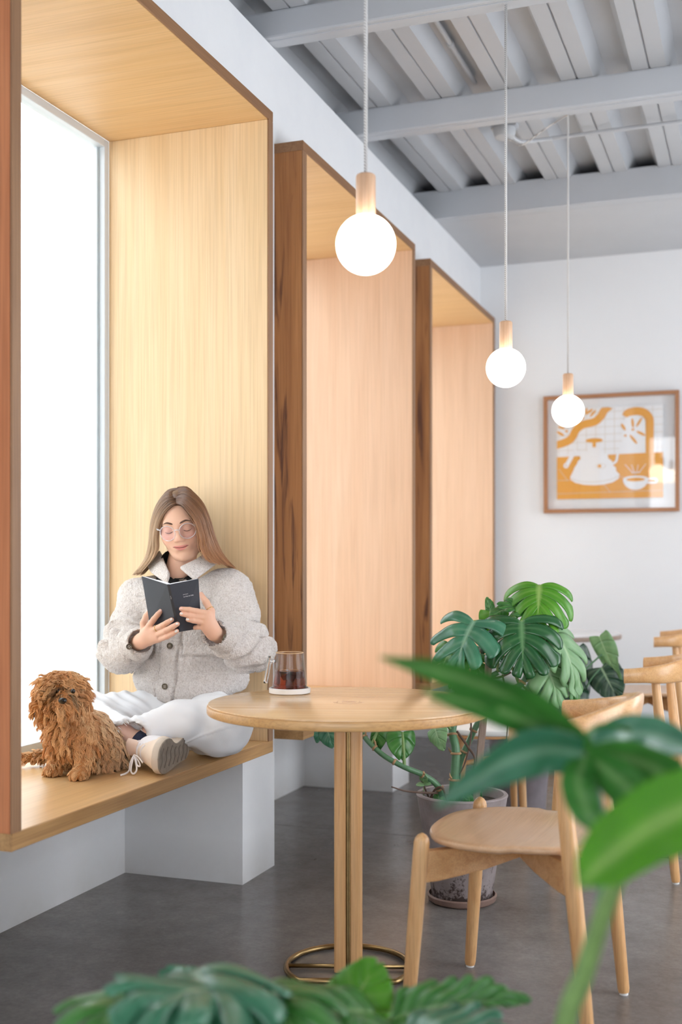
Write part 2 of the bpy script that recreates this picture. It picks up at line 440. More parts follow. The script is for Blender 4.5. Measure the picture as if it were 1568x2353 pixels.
def round_table(loc, label, stamp=False, rz=0, top=None, edge=None):
    t = empty('round_table', loc, rz); tag(t, label, 'table', 'round pedestal tables')
    R, zt, th = .39, .74, .028
    o = disc_top(R-.004, .004, zt-.004, .001).build('table_top', top or M['table_top'], t, smooth=True, angle=.5)
    disc_top(R, th-.004, zt-th, .005).build('rim', edge or M['table_edge'], o, smooth=True, angle=.5)
    if stamp:
        ink = plain('faint_stamp', lin(186,146,118), .35)
        mb = MB()
        def arc(r, a0, a1, w):
            n = 28
            pts = [(r*math.cos(a0+(a1-a0)*i/n), r*math.sin(a0+(a1-a0)*i/n)) for i in range(n+1)]
            pin = [((r-w)*math.cos(a0+(a1-a0)*i/n), (r-w)*math.sin(a0+(a1-a0)*i/n)) for i in range(n+1)]
            for i in range(n): mb.prism([(*pts[i],zt), (*pts[i+1],zt), (*pin[i+1],zt), (*pin[i],zt)], (0,0,.0003))
        arc(.042, math.pi*1.02, math.pi*1.98, .0022); arc(.034, -.5, .5, .0016); arc(.034, math.pi-.5, math.pi+.5, .0016)
        for k in range(9):
            x = -.018+k*.0045; h = .010 if k % 3 else .013
            mb.prism([(x,-h,zt), (x+.003,-h,zt), (x+.003,h,zt), (x,h,zt)], (0,0,.0003))
        mb.build('stamp', ink, o)
    # post: four rounded wooden bars with brass rods in the grooves between them
    wb = .0345
    def rbar(cx, cy):
        pts = []
        for k in range(16):
            a = 2*math.pi*k/16; c, s_ = math.cos(a), math.sin(a)
            e = .45
            pts.append((cx+wb/2*abs(c)**e*(1 if c > 0 else -1), cy+wb/2*abs(s_)**e*(1 if s_ > 0 else -1)))
        MB().loft([[(x, y, .004) for x, y in pts], [(x, y, zt-th) for x, y in pts]]).build('post_bar', M['beech_z'], t, smooth=True, angle=.6)
    for sx in (-1, 1):
        for sy in (-1, 1): rbar(sx*.0215, sy*.0215)
    for dx, dy in ((0,-1), (0,1), (1,0), (-1,0)):
        MB().tube([(dx*.031, dy*.031, .004), (dx*.031, dy*.031, zt-th)], .0075, 12).build('brass_rod', M['brass'], t, smooth=True, angle=.8)
    # foot: a brass bow closed by a straight bar
    rr = .172; a0 = math.asin(.115/rr)
    pts = [(rr*math.cos(a), rr*math.sin(a), .009) for a in np.linspace(-a0, math.pi+a0, 48)]
    ft = MB().tube(pts, .008, 10, closed=True)
    ft.build('foot_ring', M['brass'], t, smooth=True)
    MB().tube([(-rr, 0, .009), (rr, 0, .009)], .006, 10).build('foot_bar', M['brass'], t, smooth=True)
    MB().tube([(0, -.115, .009), (0, rr, .009)], .006, 10).build('foot_bar', M['brass'], t, smooth=True)
    return t
round_table((-1.07, 3.0, 0), 'round wooden pedestal table carrying the glass jug', True, rz=math.radians(18))
M['pale_top'] = plain('pale_grey_laminate', lin(214,212,212), .25)
M['grey_rim'] = wood('greyed_table_edge', lin(132,112,100), lin(150,130,116), lin(162,142,128), axis=0)
round_table((-1.10, 6.42, 0), 'pale round table standing farthest away behind the leafy plants', False, .3, M['pale_top'], M['grey_rim'])

# ---- curved-back chairs
def chair_proto():
    c = empty('dining_chair')
    # seat: shield-like round board, dished
    def seat_r(a):
        ct, st = math.cos(a), math.sin(a)
        k = 2.7
        w = .235 if ct > 0 else .215
        r = (abs(ct/.222)**k + abs(st/w)**k)**(-1/k)
        return r
    na, nr = 56, 10
    def topz(r, R, a):
        q = r/R
        edge = .006*max(0, math.cos(2*a))*q**2
        return .452 + .014*q**2.2 - .004*q**8 + edge - .004*math.cos(a)*q
    th = .016
    rings = []
    for k in range(1, nr+1):
        rings.append([(seat_r(2*math.pi*i/na)*k/nr, 2*math.pi*i/na, k/nr) for i in range(na)])
    v = [(0,0,.452)]; f = []
    for rg in rings:
        for r, a, q in rg: v.append((r*math.cos(a), r*math.sin(a), topz(r, seat_r(a), a)))
    nb = len(v)
    for i in range(na):
        f.append((0, 1+i, 1+(i+1) % na))
        for k in range(nr-1): f.append((1+k*na+i, 1+(k+1)*na+i, 1+(k+1)*na+(i+1) % na, 1+k*na+(i+1) % na))
    # side bulge and underside
    prev = 1+(nr-1)*na
    for dr, dz in ((.004, -.003), (.005, -.008), (.002, -.014), (-.006, -.017), (-.12, -.022)):
        st = len(v)
        for i in range(na):
            a = 2*math.pi*i/na; R = seat_r(a)
            v.append(((R+dr)*math.cos(a), (R+dr)*math.sin(a), topz(R, R, a)+dz))
        for i in range(na): f.append((prev+i, st+i, st+(i+1) % na, prev+(i+1) % na))
        prev = st
    f.append(tuple(prev+i for i in range(na)))
    MB().add(v, f).build('seat', M['seat_ply'], c, smooth=True, angle=.9)
    # legs
    for s in (-1, 1):
        a, b = Vector((.225, .25*s, .006)), Vector((.19, .234*s, .478))
        pts = [a.lerp(b, q) for q in (0, .02, .5, .9, .955, .975, .99, 1)]
        MB().tube(pts, [.0135, .0155, .0185, .0195, .019, .0165, .011, .003], 20).build('leg', M['beech_z'], c, smooth=True, angle=.7)
        a, b = Vector((-.205, .212*s, .006)), Vector((-.135, .218*s, .72))
        MB().tube([a.lerp(b, q) for q in (0, .015, .4, .62, .8, 1)], [.0135, .0155, .0195, .0205, .0185, .0145], 20).build('leg', M['beech_z'], c, smooth=True, angle=.7)
    for p in ((.225,.25), (.225,-.25), (-.205,.212), (-.205,-.212)):
        MB().lathe([(0,0), (.0115,0), (.0115,.007), (0,.007)], (p[0], p[1], 0), 16, close=False).build('foot_glide', M['white_ceramic'], c)
    # crossed frame under the seat
    for s in (-1, 1):
        a, b = Vector((.197, .238*s, 0)), Vector((-.165, -.216*s, 0))
        d = (b-a).normalized(); n = Vector((-d.y, d.x, 0))*.0135
        mid = a.lerp(b, .52)
        rings = []
        for q, h in ((0, .075), (.08, .075), (.3, .062), (.5, .040), (.7, .062), (.92, .075), (1, .075)):
            p = a.lerp(b, q); zt = .437-.006*(1-abs(2*q-1)) - (.0015 if s > 0 else 0)
            rings.append([p+n+Vector((0,0,zt)), p-n+Vector((0,0,zt)), p-n+Vector((0,0,zt-h)), p+n+Vector((0,0,zt-h))])
        MB().loft(rings).build('cross_rail', M['beech_x'], c, bevel=.004)
    # bent back rail: round ends, tall raked middle
    ctr = catmull([(-.035,-.268,.727), (-.10,-.262,.732), (-.175,-.225,.738), (-.245,-.125,.752), (-.268,0,.758),
                   (-.245,.125,.752), (-.175,.225,.738), (-.10,.262,.732), (-.035,.268,.727)], 48)
    rings = []
    m = len(ctr)
    for i, p in enumerate(ctr):
        q = abs(2*i/(m-1)-1)
        t = (ctr[min(i+1, m-1)]-ctr[max(i-1, 0)]).normalized()
        n = Vector((t.y, -t.x, 0)).normalized()
        hh = interp([0, .25, .5, .72, .9, 1], [.052, .048, .036, .028, .026, .026], q)
        hw = interp([0, .4, .7, .9, 1], [.0125, .014, .019, .022, .022], q)
        tilt = interp([0, .5, .8, 1], [.24, .18, .05, 0], q)
        ring = []
        for k in range(20):
            a = 2*math.pi*k/20
            ca, sa = math.cos(a), math.sin(a)
            e = .75
            lx = hw*math.copysign(abs(ca)**e, ca); lz = hh*math.copysign(abs(sa)**e, sa)
            ring.append(p + n*(lx - 0) + Vector((0,0,1))*lz + (-n if n.x > 0 else n)*0 + Vector((-1,0,0))*(lz*tilt if q < .95 else 0))
        rings.append(ring)
    MB().loft(rings).build('back_rail', M['beech_y'], c, smooth=True, angle=.8)
    return c
ch = chair_proto()
CH = [(ch, (-.553, 2.875, 0), 176, 'curved-back wooden chair pulled up beside the round table with the glass jug'),
      (None, (-.475, 4.42, 0), 178, 'curved-back wooden chair, second of the three receding from the camera'),
      (None, (-.545, 6.28, 0), 181, 'curved-back wooden chair farthest away, near the pale round table')]
for o, loc, rz, lab in CH:
    if o is None: o = copy_tree(ch)
    o.location = loc; o.rotation_euler = (0, 0, math.radians(rz))
    tag(o, lab, 'chair', 'curved-back wooden chairs')

# ---- worn white stool behind the table
def speckled():
    t = NT('chipped_white_paint'); v = t.coords((1, 4, 1))
    n = t.n('ShaderNodeTexNoise', _Scale=22.0, _Detail=4.0, _Roughness=.6); t.l(v, n.inputs['Vector'])
    t.l(t.ramp(n.outputs['Fac'], [(.62, lin(222,224,222)), (.66, lin(150,132,104))]), t.b.inputs['Base Color']); t.set(Roughness=.35); return t.m
M['chipped'] = speckled()
st = empty('stool', (-1.08, 4.78, 0)); tag(st, 'low round stool with chipped white top and wooden legs behind the potted monstera', 'stool')
disc_top(.238, .022, .428, .004).build('stool_top', M['chipped'], st, smooth=True, angle=.5)
disc_top(.232, .012, .416, .002).build('under_rim', M['beech_x'], st, smooth=True, angle=.5)
for k in range(4):
    a = math.radians(45+20+90*k); d = Vector((math.cos(a), math.sin(a), 0))
    MB().tube([d*.19, d*.165+Vector((0,0,.416))], [.014, .0185], 14).build('leg', M['beech_z'], st, smooth=True, angle=.8)
for k in range(2):
    a = math.radians(65+90*k); d = Vector((math.cos(a), math.sin(a), 0))*.172
    MB().tube([-d+Vector((0,0,.30-.03*k)), d+Vector((0,0,.30-.03*k))], .010, 10).build('stretcher', M['beech_x'], st, smooth=True)

# ---- pendant lamps
def globe_mat():
    t = NT('lit_opal_globe'); t.set(Base_Color=(1,.97,.92,1), Roughness=.2)
    t.b.inputs['Emission Color'].default_value = (1,.90,.76,1); t.b.inputs['Emission Strength'].default_value = 7.0; t.m.cycles.emission_sampling = 'NONE'
    return t.m
M['globe'] = globe_mat()
M['socket'] = wood('pale_turned_wood', lin(206,160,124), lin(216,174,140), lin(224,186,154), axis=2, scale=3, rough=.35, streak=.25)
def cord_mat():
    t = NT('white_braided_cord'); v = t.coords((1,1,1))
    w = t.n('ShaderNodeTexWave', _Scale=90.0, _Distortion=1.0); w.bands_direction = 'DIAGONAL'; t.l(v, w.inputs['Vector'])
    t.l(t.ramp(w.outputs['Fac'], [(.2, lin(168,164,162)), (.7, lin(226,224,222))]), t.b.inputs['Base Color']); t.set(Roughness=.8); t.bump(w.outputs['Fac'], .4, .001)
    return t.m
M['cord'] = cord_mat()
def pendant(c, ztop, label, path=None, rc=.0042):
    r = .068
    o = empty('pendant_lamp', (c[0], c[1], c[2])); tag(o, label, 'pendant lamp', 'globe pendant lamps in a row')
    n = 24; prof = [(r*math.sin(math.pi*i/n), -r*math.cos(math.pi*i/n)) for i in range(n+1)]
    prof[0] = (0, -r); prof[-1] = (0, r)
    MB().lathe(prof, n=48, close=False).build('globe', M['globe'], o, smooth=True)
    z0 = .0625; z1 = z0+.096
    MB().lathe([(0, z0-.008), (.0215, z0-.008), (.0225, z0-.006), (.0225, z1-.006), (.021, z1-.002), (.018, z1), (0, z1)], n=36, close=False).build('socket', M['socket'], o, smooth=True, angle=.7)
    MB().lathe([(0, z1), (.0032, z1), (.0032, z1+.004), (0, z1+.004)], n=12, close=False).build('cord_grip', M['dark'], o)
    pts = [(0,0,z1+.003), (0,0,ztop-c[2])] if path is None else [(0,0,z1+.003)]+[Vector(p)-Vector(c) for p in path]
    MB().tube(pts, rc, 10).build('cord', M['cord'], o, smooth=True)
    return o
p1, p2, p3 = D(841, 562, 2.61), D(1163, 845, 3.955), D(1306, 944, 4.93)
pendant(p1, 3.045, 'globe pendant lamp on white cord, largest and nearest of the three')
pendant(p2, 3.045, 'globe pendant lamp on white cord, in the middle of the three', rc=.0046)
jb = D(1160, 306, 5.36); hk = Vector((p3.x, p3.y, 3.038))
drape = catmull([hk, hk+Vector((-.012,.01,.006)), hk.lerp(jb, .35)+Vector((0,0,-.03)), hk.lerp(jb, .7)+Vector((0,0,-.075)), jb+Vector((.05,-.03,-.055)), jb+Vector((.0,0,-.02))], 30)
pendant(p3, 3.0, 'globe pendant lamp hanging in front of the framed print, cord looped over a beam', path=drape, rc=.0040)
# wiring on the ceiling
jo = empty('junction_box', jb); tag(jo, 'round white ceiling junction box where the looped lamp cord ends', 'junction box')
MB().lathe([(0,-.028), (.03,-.028), (.045,-.02), (.052,0), (.052,.02), (0,.02)], n=28, close=False).build('cap', M['grey_paint'], jo, smooth=True, angle=.6)
MB().box(-.06, .06, -.03, .03, .02, zdeck(jb.y)-jb.z+.02).build('bracket', M['beam_paint'], jo)
cd = catmull([jb+Vector((.02,.03,.0)), jb+Vector((.06,.10,-.012)), Vector((jb.x+.17, 5.49, 3.145)), Vector((jb.x+.45, 5.49, 3.147)), Vector((1.4, 5.48, 3.147)), Vector((XR-.02, 5.48, 3.147))], 40)
tag(MB().tube(cd, .0095, 10).build('conduit_pipe', M['grey_paint'], None, smooth=True), 'thin grey conduit running across the ceiling from the junction box', 'conduit')
c2 = empty('conduit_pipe', (-1.165, 3.97, 3.196)); tag(c2, 'thin grey conduit clipped along a trough of the ribbed ceiling', 'conduit')
MB().tube([(0,0,0), (0,.93,.016)], .0105, 10).build('pipe', M['grey_paint'], c2, smooth=True)
MB().tube([(0,.50,.009), (0,.53,.0095)], .015, 10).build('clip', M['beam_paint'], c2, smooth=True)

# ---- framed print on the far wall
x0, x1, z0, z1 = -1.283, -.46, 1.443, 2.178
pic = empty('framed_print', ((x0+x1)/2, YF, (z0+z1)/2)); tag(pic, 'framed orange and white print of a kettle and a coffee cup', 'framed print')
W, Hh = x1-x0, z1-z0
M['frame_wood'] = wood('frame_wood', lin(150,100,64), lin(168,116,78), lin(180,128,90), axis=0, scale=2, rough=.4)
M['frame_wood_z'] = wood('frame_wood_upright', lin(150,100,64), lin(168,116,78), lin(180,128,90), axis=2, scale=2, rough=.4)
fb = .024; dp = .036
for bx in ((-W/2, W/2, -dp, 0, Hh/2-fb, Hh/2), (-W/2, W/2, -dp, 0, -Hh/2, -Hh/2+fb)): MB().box(*bx).build('frame_bar', M['frame_wood'], pic, bevel=.002)
for s in (-1, 1):
    a = s*W/2; b = s*(W/2-fb)
    MB().box(min(a,b), max(a,b), -dp, 0, -Hh/2+fb, Hh/2-fb).build('frame_bar', M['frame_wood_z'], pic, bevel=.002)
MB().box(-W/2+fb, W/2-fb, -.004, 0, -Hh/2+fb, Hh/2-fb).build('backing', M['wall'], pic)
M['print_white'] = plain('print_white', lin(236,236,238), .6)
M['print_orange'] = plain('print_orange', lin(228,160,60), .6)
M['print_line'] = plain('print_line', lin(216,204,190), .6)
bx0, bx1 = -W/2+.10*W, -W/2+.884*W
bz1, bz0 = Hh/2-.115*Hh, -Hh/2+.118*Hh
BW, BH = bx1-bx0, bz1-bz0
pr = MB().box(bx0, bx1, -.018, -.010, bz0, bz1).build('print_board', M['print_white'], pic)
lay = [0]
def shape(pts, mat, name='ink_shape', crop=True):
    lay[0] += 1
    y = -.018-.00012*lay[0]
    q = []
    for cx, cy in pts:
        a = min(1, max(0, (cx-250)/1128)); b = min(1, max(0, (1340-cy)/980))
        q.append((bx0+a*BW, y, bz0+b*BH))
    MB().prism(q, (0, .0001, 0)).build(name, mat, pr)
def ell(cx, cy, rx, ry, rot=0, n=28, a0=0, a1=360):
    o = []
    for i in range(n):
        a = math.radians(a0+(a1-a0)*i/(n-1 if a1-a0 < 360 else n)); x, y = rx*math.cos(a), ry*math.sin(a)
        c, s = math.cos(math.radians(rot)), math.sin(math.radians(rot))
        o.append((cx+x*c-y*s, cy+x*s+y*c))
    return o
def stroke(pts, w, mat, n=24):
    c = catmull([(x, y, 0) for x, y in pts], n)
    L = []; R = []
    for i, p in enumerate(c):
        t = (c[min(i+1, n)]-c[max(i-1, 0)]).normalized(); nn = Vector((-t.y, t.x, 0))*w/2
        L.append(p+nn); R.append(p-nn)
    # strokes are concave: emit them as a run of short quads in one mesh
    lay[0] += 1; y = -.018-.00012*lay[0]
    mb = MB()
    g = lambda p: (bx0+min(1, max(0, (p.x-250)/1128))*BW, y, bz0+min(1, max(0, (1340-p.y)/980))*BH)
    for i in range(n): mb.prism([g(L[i]), g(L[i+1]), g(R[i+1]), g(R[i])], (0, .0001, 0))
    mb.build('ink_stroke', mat, pr)
PO, PW, PL = M['print_orange'], M['print_white'], M['print_line']
for k in range(11): stroke([(270+k*100, 365), (270+k*100, 860)], 5, PL, 1)
for k in range(6): stroke([(250, 410+k*80), (1378, 405+k*80)], 5, PL, 1)
shape([(250,880), (1378,860), (1378,1340), (250,1340)], PO)
stroke([(235,750), (330,725), (410,680), (460,590), (540,535), (660,510), (730,450), (765,390), (830,340)], 84, PO)
for c in ((600,400,50,13,-35), (640,420,45,12,-50), (300,560,42,12,20), (290,625,48,14,32), (355,600,14,14,0), (535,465,14,12,0), (570,385,30,10,-70)): shape(ell(*c), PO)
stroke([(985,470), (1020,430), (1110,415), (1190,440), (1235,500), (1240,560), (1240,862)], 84, PO, 40)
shape([(948,860)]+[(948,560)]+ell(1071,560,123,100,0,18,180,360)+[(1194,860)], PW)
for c in ((1062,540,52,14,85), (1130,535,56,13,-58), (965,580,42,15,60), (1150,655,52,14,28), (1070,715,62,14,52), (985,672,14,12,0), (1065,610,16,12,0)): shape(ell(*c), PO)
# kettle
stroke([(560,830), (500,850), (440,830), (410,880), (350,985)], 46, PW)
shape(ell(350,975,28,28), PW); shape(ell(350,975,8,8), PO)
stroke([(845,975), (890,940), (905,870), (950,790), (1010,770)], 26, PW)
body = [(395,1100), (430,1030), (440,1000), (470,960), (480,930), (510,905), (500,875), (560,850), (585,795), (660,780), (735,795), (750,845), (800,870), (805,910), (845,940), (855,985), (885,1010), (890,1050), (925,1085), (915,1130), (850,1170), (750,1192), (650,1196), (540,1188), (450,1165), (400,1130)]
shape(body, PW)
shape(ell(655,712,92,24), PO); stroke([(655,720), (655,785)], 34, PO, 2)
stroke([(400,1115), (500,1150), (660,1160), (820,1140), (920,1100)], 6, PL)
shape(ell(725,990,55,28), PL); shape(ell(725,990,49,23), PW); shape(ell(712,990,20,17), PO)
# dripper, cup
for a, b in (((980,980),(1060,1070)), ((1050,985),(1080,1070)), ((1120,985),(1105,1070)), ((1200,980),(1130,1070))): stroke([a, b], 6, PW, 1)
stroke([(1050,1070), (1140,1070)], 8, PW, 1); stroke([(1090,1070), (1092,1130)], 5, PL, 1)
stroke([(1215,1142), (1300,1142), (1305,1180), (1215,1180)], 22, PW, 18)
shape([(960,1140)]+ell(1092,1140,132,115,0,24,180,0), PW)
shape(ell(1092,1138,132,34), PW); shape(ell(1092,1144,98,20), PO)
for a, b in (((255,1280),(1375,1265)), ((270,1010),(370,1140)), ((760,1190),(830,1280)), ((250,1135),(395,1135)), ((925,1115),(965,1110))): stroke([a, b], 5, PL, 1)
def pic_glass():
    t = NT('picture_glass')
    tr = t.n('ShaderNodeBsdfTransparent'); gl = t.n('ShaderNodeBsdfGlossy'); gl.inputs['Roughness'].default_value = .012
    mx = t.n('ShaderNodeMixShader'); mx.inputs[0].default_value = .045
    t.l(tr.outputs[0], mx.inputs[1]); t.l(gl.outputs[0], mx.inputs[2]); t.l(mx.outputs[0], t.t.nodes['Material Output'].inputs['Surface']); return t.m
gl = MB().box(-W/2+fb-.002, W/2-fb+.002, -.001, .001, -Hh/2+fb-.002, Hh/2-fb+.002).build('glass_pane', pic_glass(), pic)
gl.location.y = -.028
pic.rotation_euler = (math.radians(1.0), 0, 0); pic.location.y -= .010

# ---- glass jug of coffee on a white coaster
def jug_glass():
    t = NT('clear_jug_glass')
    tr = t.n('ShaderNodeBsdfTransparent'); tr.inputs[0].default_value = (.985,.985,.99,1); gl = t.n('ShaderNodeBsdfGlossy'); gl.inputs['Roughness'].default_value = .01
    lw = t.n('ShaderNodeLayerWeight'); lw.inputs['Blend'].default_value = .5
    pw = t.n('ShaderNodeMath', operation='POWER'); t.l(lw.outputs['Facing'], pw.inputs[0]); pw.inputs[1].default_value = 3.0
    fr = t.n('ShaderNodeMapRange', _To_Min=.02, _To_Max=.4); t.l(pw.outputs[0], fr.inputs['Value'])
    mx = t.n('ShaderNodeMixShader'); t.l(fr.outputs[0], mx.inputs[0]); t.l(tr.outputs[0], mx.inputs[1]); t.l(gl.outputs[0], mx.inputs[2]); t.l(mx.outputs[0], t.t.nodes['Material Output'].inputs['Surface']); return t.m
M['thin_glass'] = jug_glass()
def coffee_mat():
    t = NT('iced_coffee'); t.set(Base_Color=(1,1,1,1), Roughness=.03, IOR=1.2); t.b.inputs['Transmission Weight'].default_value = 1
    va = t.n('ShaderNodeVolumeAbsorption'); va.inputs['Color'].default_value = (.62,.17,.045,1); va.inputs['Density'].default_value = 42
    t.l(va.outputs[0], t.t.nodes['Material Output'].inputs['Volume']); return t.m
jc = Q(666, 1591, .742); jc.z = .7402
cs = MB().lathe([(0,0), (.058,0), (.061,.002), (.0615,.015), (.059,.0165), (.055,.0165), (.054,.011), (0,.011)], n=48, close=False).build('coaster', M['white_ceramic'], None, smooth=True, angle=.6)
cs.location = jc; tag(cs, 'round white coaster with a raised rim under the glass jug', 'coaster')
jg = empty('glass_jug', jc+Vector((0,0,.0112))); tag(jg, 'tapered clear glass jug half full of dark coffee', 'jug')
rb, rt, hj = .0525, .0405, .108
MB().lathe([(0,.004), (rb-.005,.004), (rb-.003,.008), (rt-.002,hj-.003), (rt-.001,hj), (rt+.001,hj), (rt+.0015,hj-.002), (rb,.006), (rb-.002,.001), (0,0)], n=56, close=False).build('body', M['thin_glass'], jg, smooth=True, angle=.7)
MB().tube([(rt*math.cos(a), rt*math.sin(a), hj) for a in np.linspace(0, 2*math.pi, 49)[:-1]], .0014, 8, closed=True).build('rim', plain('amber_rim_glass', lin(196,160,120), .1), jg, smooth=True)
hl = .055
co = MB().lathe([(0,.0045), (rb-.006,.0045), (rb-.0036,.009), (rb-.0036-(rb-rt)*hl/hj, hl), (0, hl)], n=48, close=False).build('coffee', coffee_mat(), None, smooth=True, angle=.6)
co.location = jg.location; tag(co, 'dark iced coffee filling the lower half of the glass jug', 'coffee')
# handle: a slanted glass paddle held by a short glass bar, on the window side
dh = Vector((-math.cos(math.radians(20)), -math.sin(math.radians(20)), 0))
gm = NT('solid_glass'); gm.set(Base_Color=(1,1,1,1), Roughness=.02, IOR=1.45); gm.b.inputs['Transmission Weight'].default_value = 1
hp = [dh*(rt+.0165)+Vector((0,0,.098)), dh*(rt+.0235)+Vector((0,0,.06)), dh*(rt+.031)+Vector((0,0,.018))]
MB().tube(catmull(hp, 10), .006, 14, flat=1.5).build('handle', gm.m, jg, smooth=True)
for z in (.083,):
    MB().tube([dh*(rt+.0005)+Vector((0,0,z)), dh*(rt+.018)+Vector((0,0,z))], .0042, 12).build('handle_bar', gm.m, jg, smooth=True)
    MB().lathe([(0,-.006), (.004,-.0045), (.006,0), (.004,.0045), (0,.006)], tuple(dh*(rt+.008)+Vector((0,0,z))), 14, close=False).build('glass_bead', gm.m, jg, smooth=True)
ice = NT('ice'); ice.set(Base_Color=(.9,.9,.92,1), Roughness=.15, IOR=1.1); ice.b.inputs['Transmission Weight'].default_value = .7
for k, (x, y, z, r) in enumerate(((.012,-.018,.040,.5), (-.014,.008,.041,1.1), (.02,.016,.042,.2))):
    o = MB().box(-.011,.011,-.011,.011,-.011,.011).build('ice_cube', ice.m, None, bevel=.003)
    o.location = jg.location+Vector((x,y,z)); o.rotation_euler = (r, r*.7, r*1.3)
    tag(o, ['ice cube floating at the near side of the coffee', 'ice cube floating beside the jug handle', 'ice cube floating at the far side of the coffee'][k], 'ice cube', 'ice cubes in the coffee')
# ---------------------------------------------------------------- plants
def leaf_mat(name, deep, mid, vein, rough=.3, trans=.25):
    t = NT(name)
    at = t.n('ShaderNodeAttribute'); at.attribute_name = 'Col'
    v = t.coords(); n = t.n('ShaderNodeTexNoise', _Scale=14.0, _Detail=4.0); t.l(v, n.inputs['Vector'])
    base = t.ramp(n.outputs['Fac'], [(.3, deep), (.7, mid)])
    mx = t.n('ShaderNodeMixRGB'); t.l(at.outputs['Fac'], mx.inputs['Fac']); t.l(base, mx.inputs['Color1']); mx.inputs['Color2'].default_value = vein
    t.l(mx.outputs[0], t.b.inputs['Base Color']); t.set(Roughness=rough); t.b.inputs['Specular IOR Level'].default_value = .6
    tl = t.n('ShaderNodeBsdfTranslucent')
    br = t.n('ShaderNodeMixRGB', blend_type='MULTIPLY'); br.inputs['Fac'].default_value = 1; t.l(mx.outputs[0], br.inputs['Color1']); br.inputs['Color2'].default_value = (1.0,1.0,.55,1)
    t.l(br.outputs[0], tl.inputs['Color'])
    ms = t.n('ShaderNodeMixShader'); ms.inputs[0].default_value = trans
    out = t.t.nodes['Material Output']; t.l(t.b.outputs[0], ms.inputs[1]); t.l(tl.outputs[0], ms.inputs[2]); t.l(ms.outputs[0], out.inputs['Surface'])
    return t.m
LM = {'deep': leaf_mat('deep_green_leaf', lin(28,80,40), lin(44,102,52), lin(110,156,104), .24),
      'mid': leaf_mat('green_leaf', lin(52,114,44), lin(74,138,58), lin(140,180,112), .3),
      'bright': leaf_mat('bright_green_leaf', lin(80,152,30), lin(106,174,46), lin(172,204,116), .34, .4),
      'pale': leaf_mat('pale_leaf_underside', lin(118,162,108), lin(142,182,130), lin(178,206,160), .4, .3),
      'teal': leaf_mat('bluish_green_leaf', lin(54,114,84), lin(78,140,106), lin(142,182,152), .26),
      'dark': leaf_mat('dark_velvet_leaf', lin(24,56,38), lin(38,76,50), lin(150,176,140), .35)}
M['stem'] = plain('green_stem', lin(84,124,88), .4, noise=.2, nscale=30)
M['stem2'] = plain('yellow_green_petiole', lin(116,146,84), .4, noise=.15, nscale=30)
M['node'] = plain('dry_leaf_sheath', lin(166,132,96), .8, noise=.25, nscale=60, bump=.3)
M['root'] = plain('brown_aerial_root', lin(92,70,58), .7, noise=.25, nscale=60, bump=.3)
def soil_mat():
    t = NT('potting_soil'); v = t.coords(); n = t.n('ShaderNodeTexNoise', _Scale=90.0, _Detail=6.0, _Roughness=.8); t.l(v, n.inputs['Vector'])
    t.l(t.ramp(n.outputs['Fac'], [(.35, lin(36,28,22)), (.6, lin(78,66,56)), (.75, lin(150,146,142))]), t.b.inputs['Base Color']); t.set(Roughness=.95); t.bump(n.outputs['Fac'], 1, .01); return t.m
M['soil'] = soil_mat()
def pot_mat():
    t = NT('lilac_grey_clay'); v = t.coords(); n = t.n('ShaderNodeTexNoise', _Scale=9.0, _Detail=7.0, _Roughness=.65); t.l(v, n.inputs['Vector'])
    w = t.n('ShaderNodeTexNoise', _Scale=30.0, _Detail=5.0, _Roughness=.75); t.l(v, w.inputs['Vector'])
    c = t.ramp(n.outputs['Fac'], [(.3, lin(126,114,112)), (.55, lin(150,138,137)), (.75, lin(166,156,156))])
    sep = t.n('ShaderNodeSeparateXYZ'); tc = t.n('ShaderNodeTexCoord'); t.l(tc.outputs['Object'], sep.inputs[0])
    # water stains of their own shape near the foot
    mr = t.n('ShaderNodeMapRange', _From_Min=.02, _From_Max=.16, _To_Min=.30, _To_Max=0.0); t.l(sep.outputs['Z'], mr.inputs['Value'])
    ad = t.n('ShaderNodeMath', operation='ADD'); t.l(w.outputs['Fac'], ad.inputs[0]); t.l(mr.outputs[0], ad.inputs[1])
    mk = t.ramp(ad.outputs[0], [(.72, (0,0,0,1)), (.80, (1,1,1,1))])
    mx = t.n('ShaderNodeMixRGB'); t.l(mk, mx.inputs['Fac']); t.l(c, mx.inputs['Color1']); mx.inputs['Color2'].default_value = lin(72,58,54)
    t.l(mx.outputs[0], t.b.inputs['Base Color']); t.set(Roughness=.75); t.bump(w.outputs['Fac'], .15, .002); return t.m
M['pot'] = pot_mat()
M['saucer'] = plain('brown_clay_saucer', lin(122,98,88), .6, noise=.2, nscale=20)
M['stake'] = wood('weathered_grey_stake', lin(112,92,78), lin(146,126,112), lin(170,154,142), axis=2, scale=3, rough=.8, streak=.5)

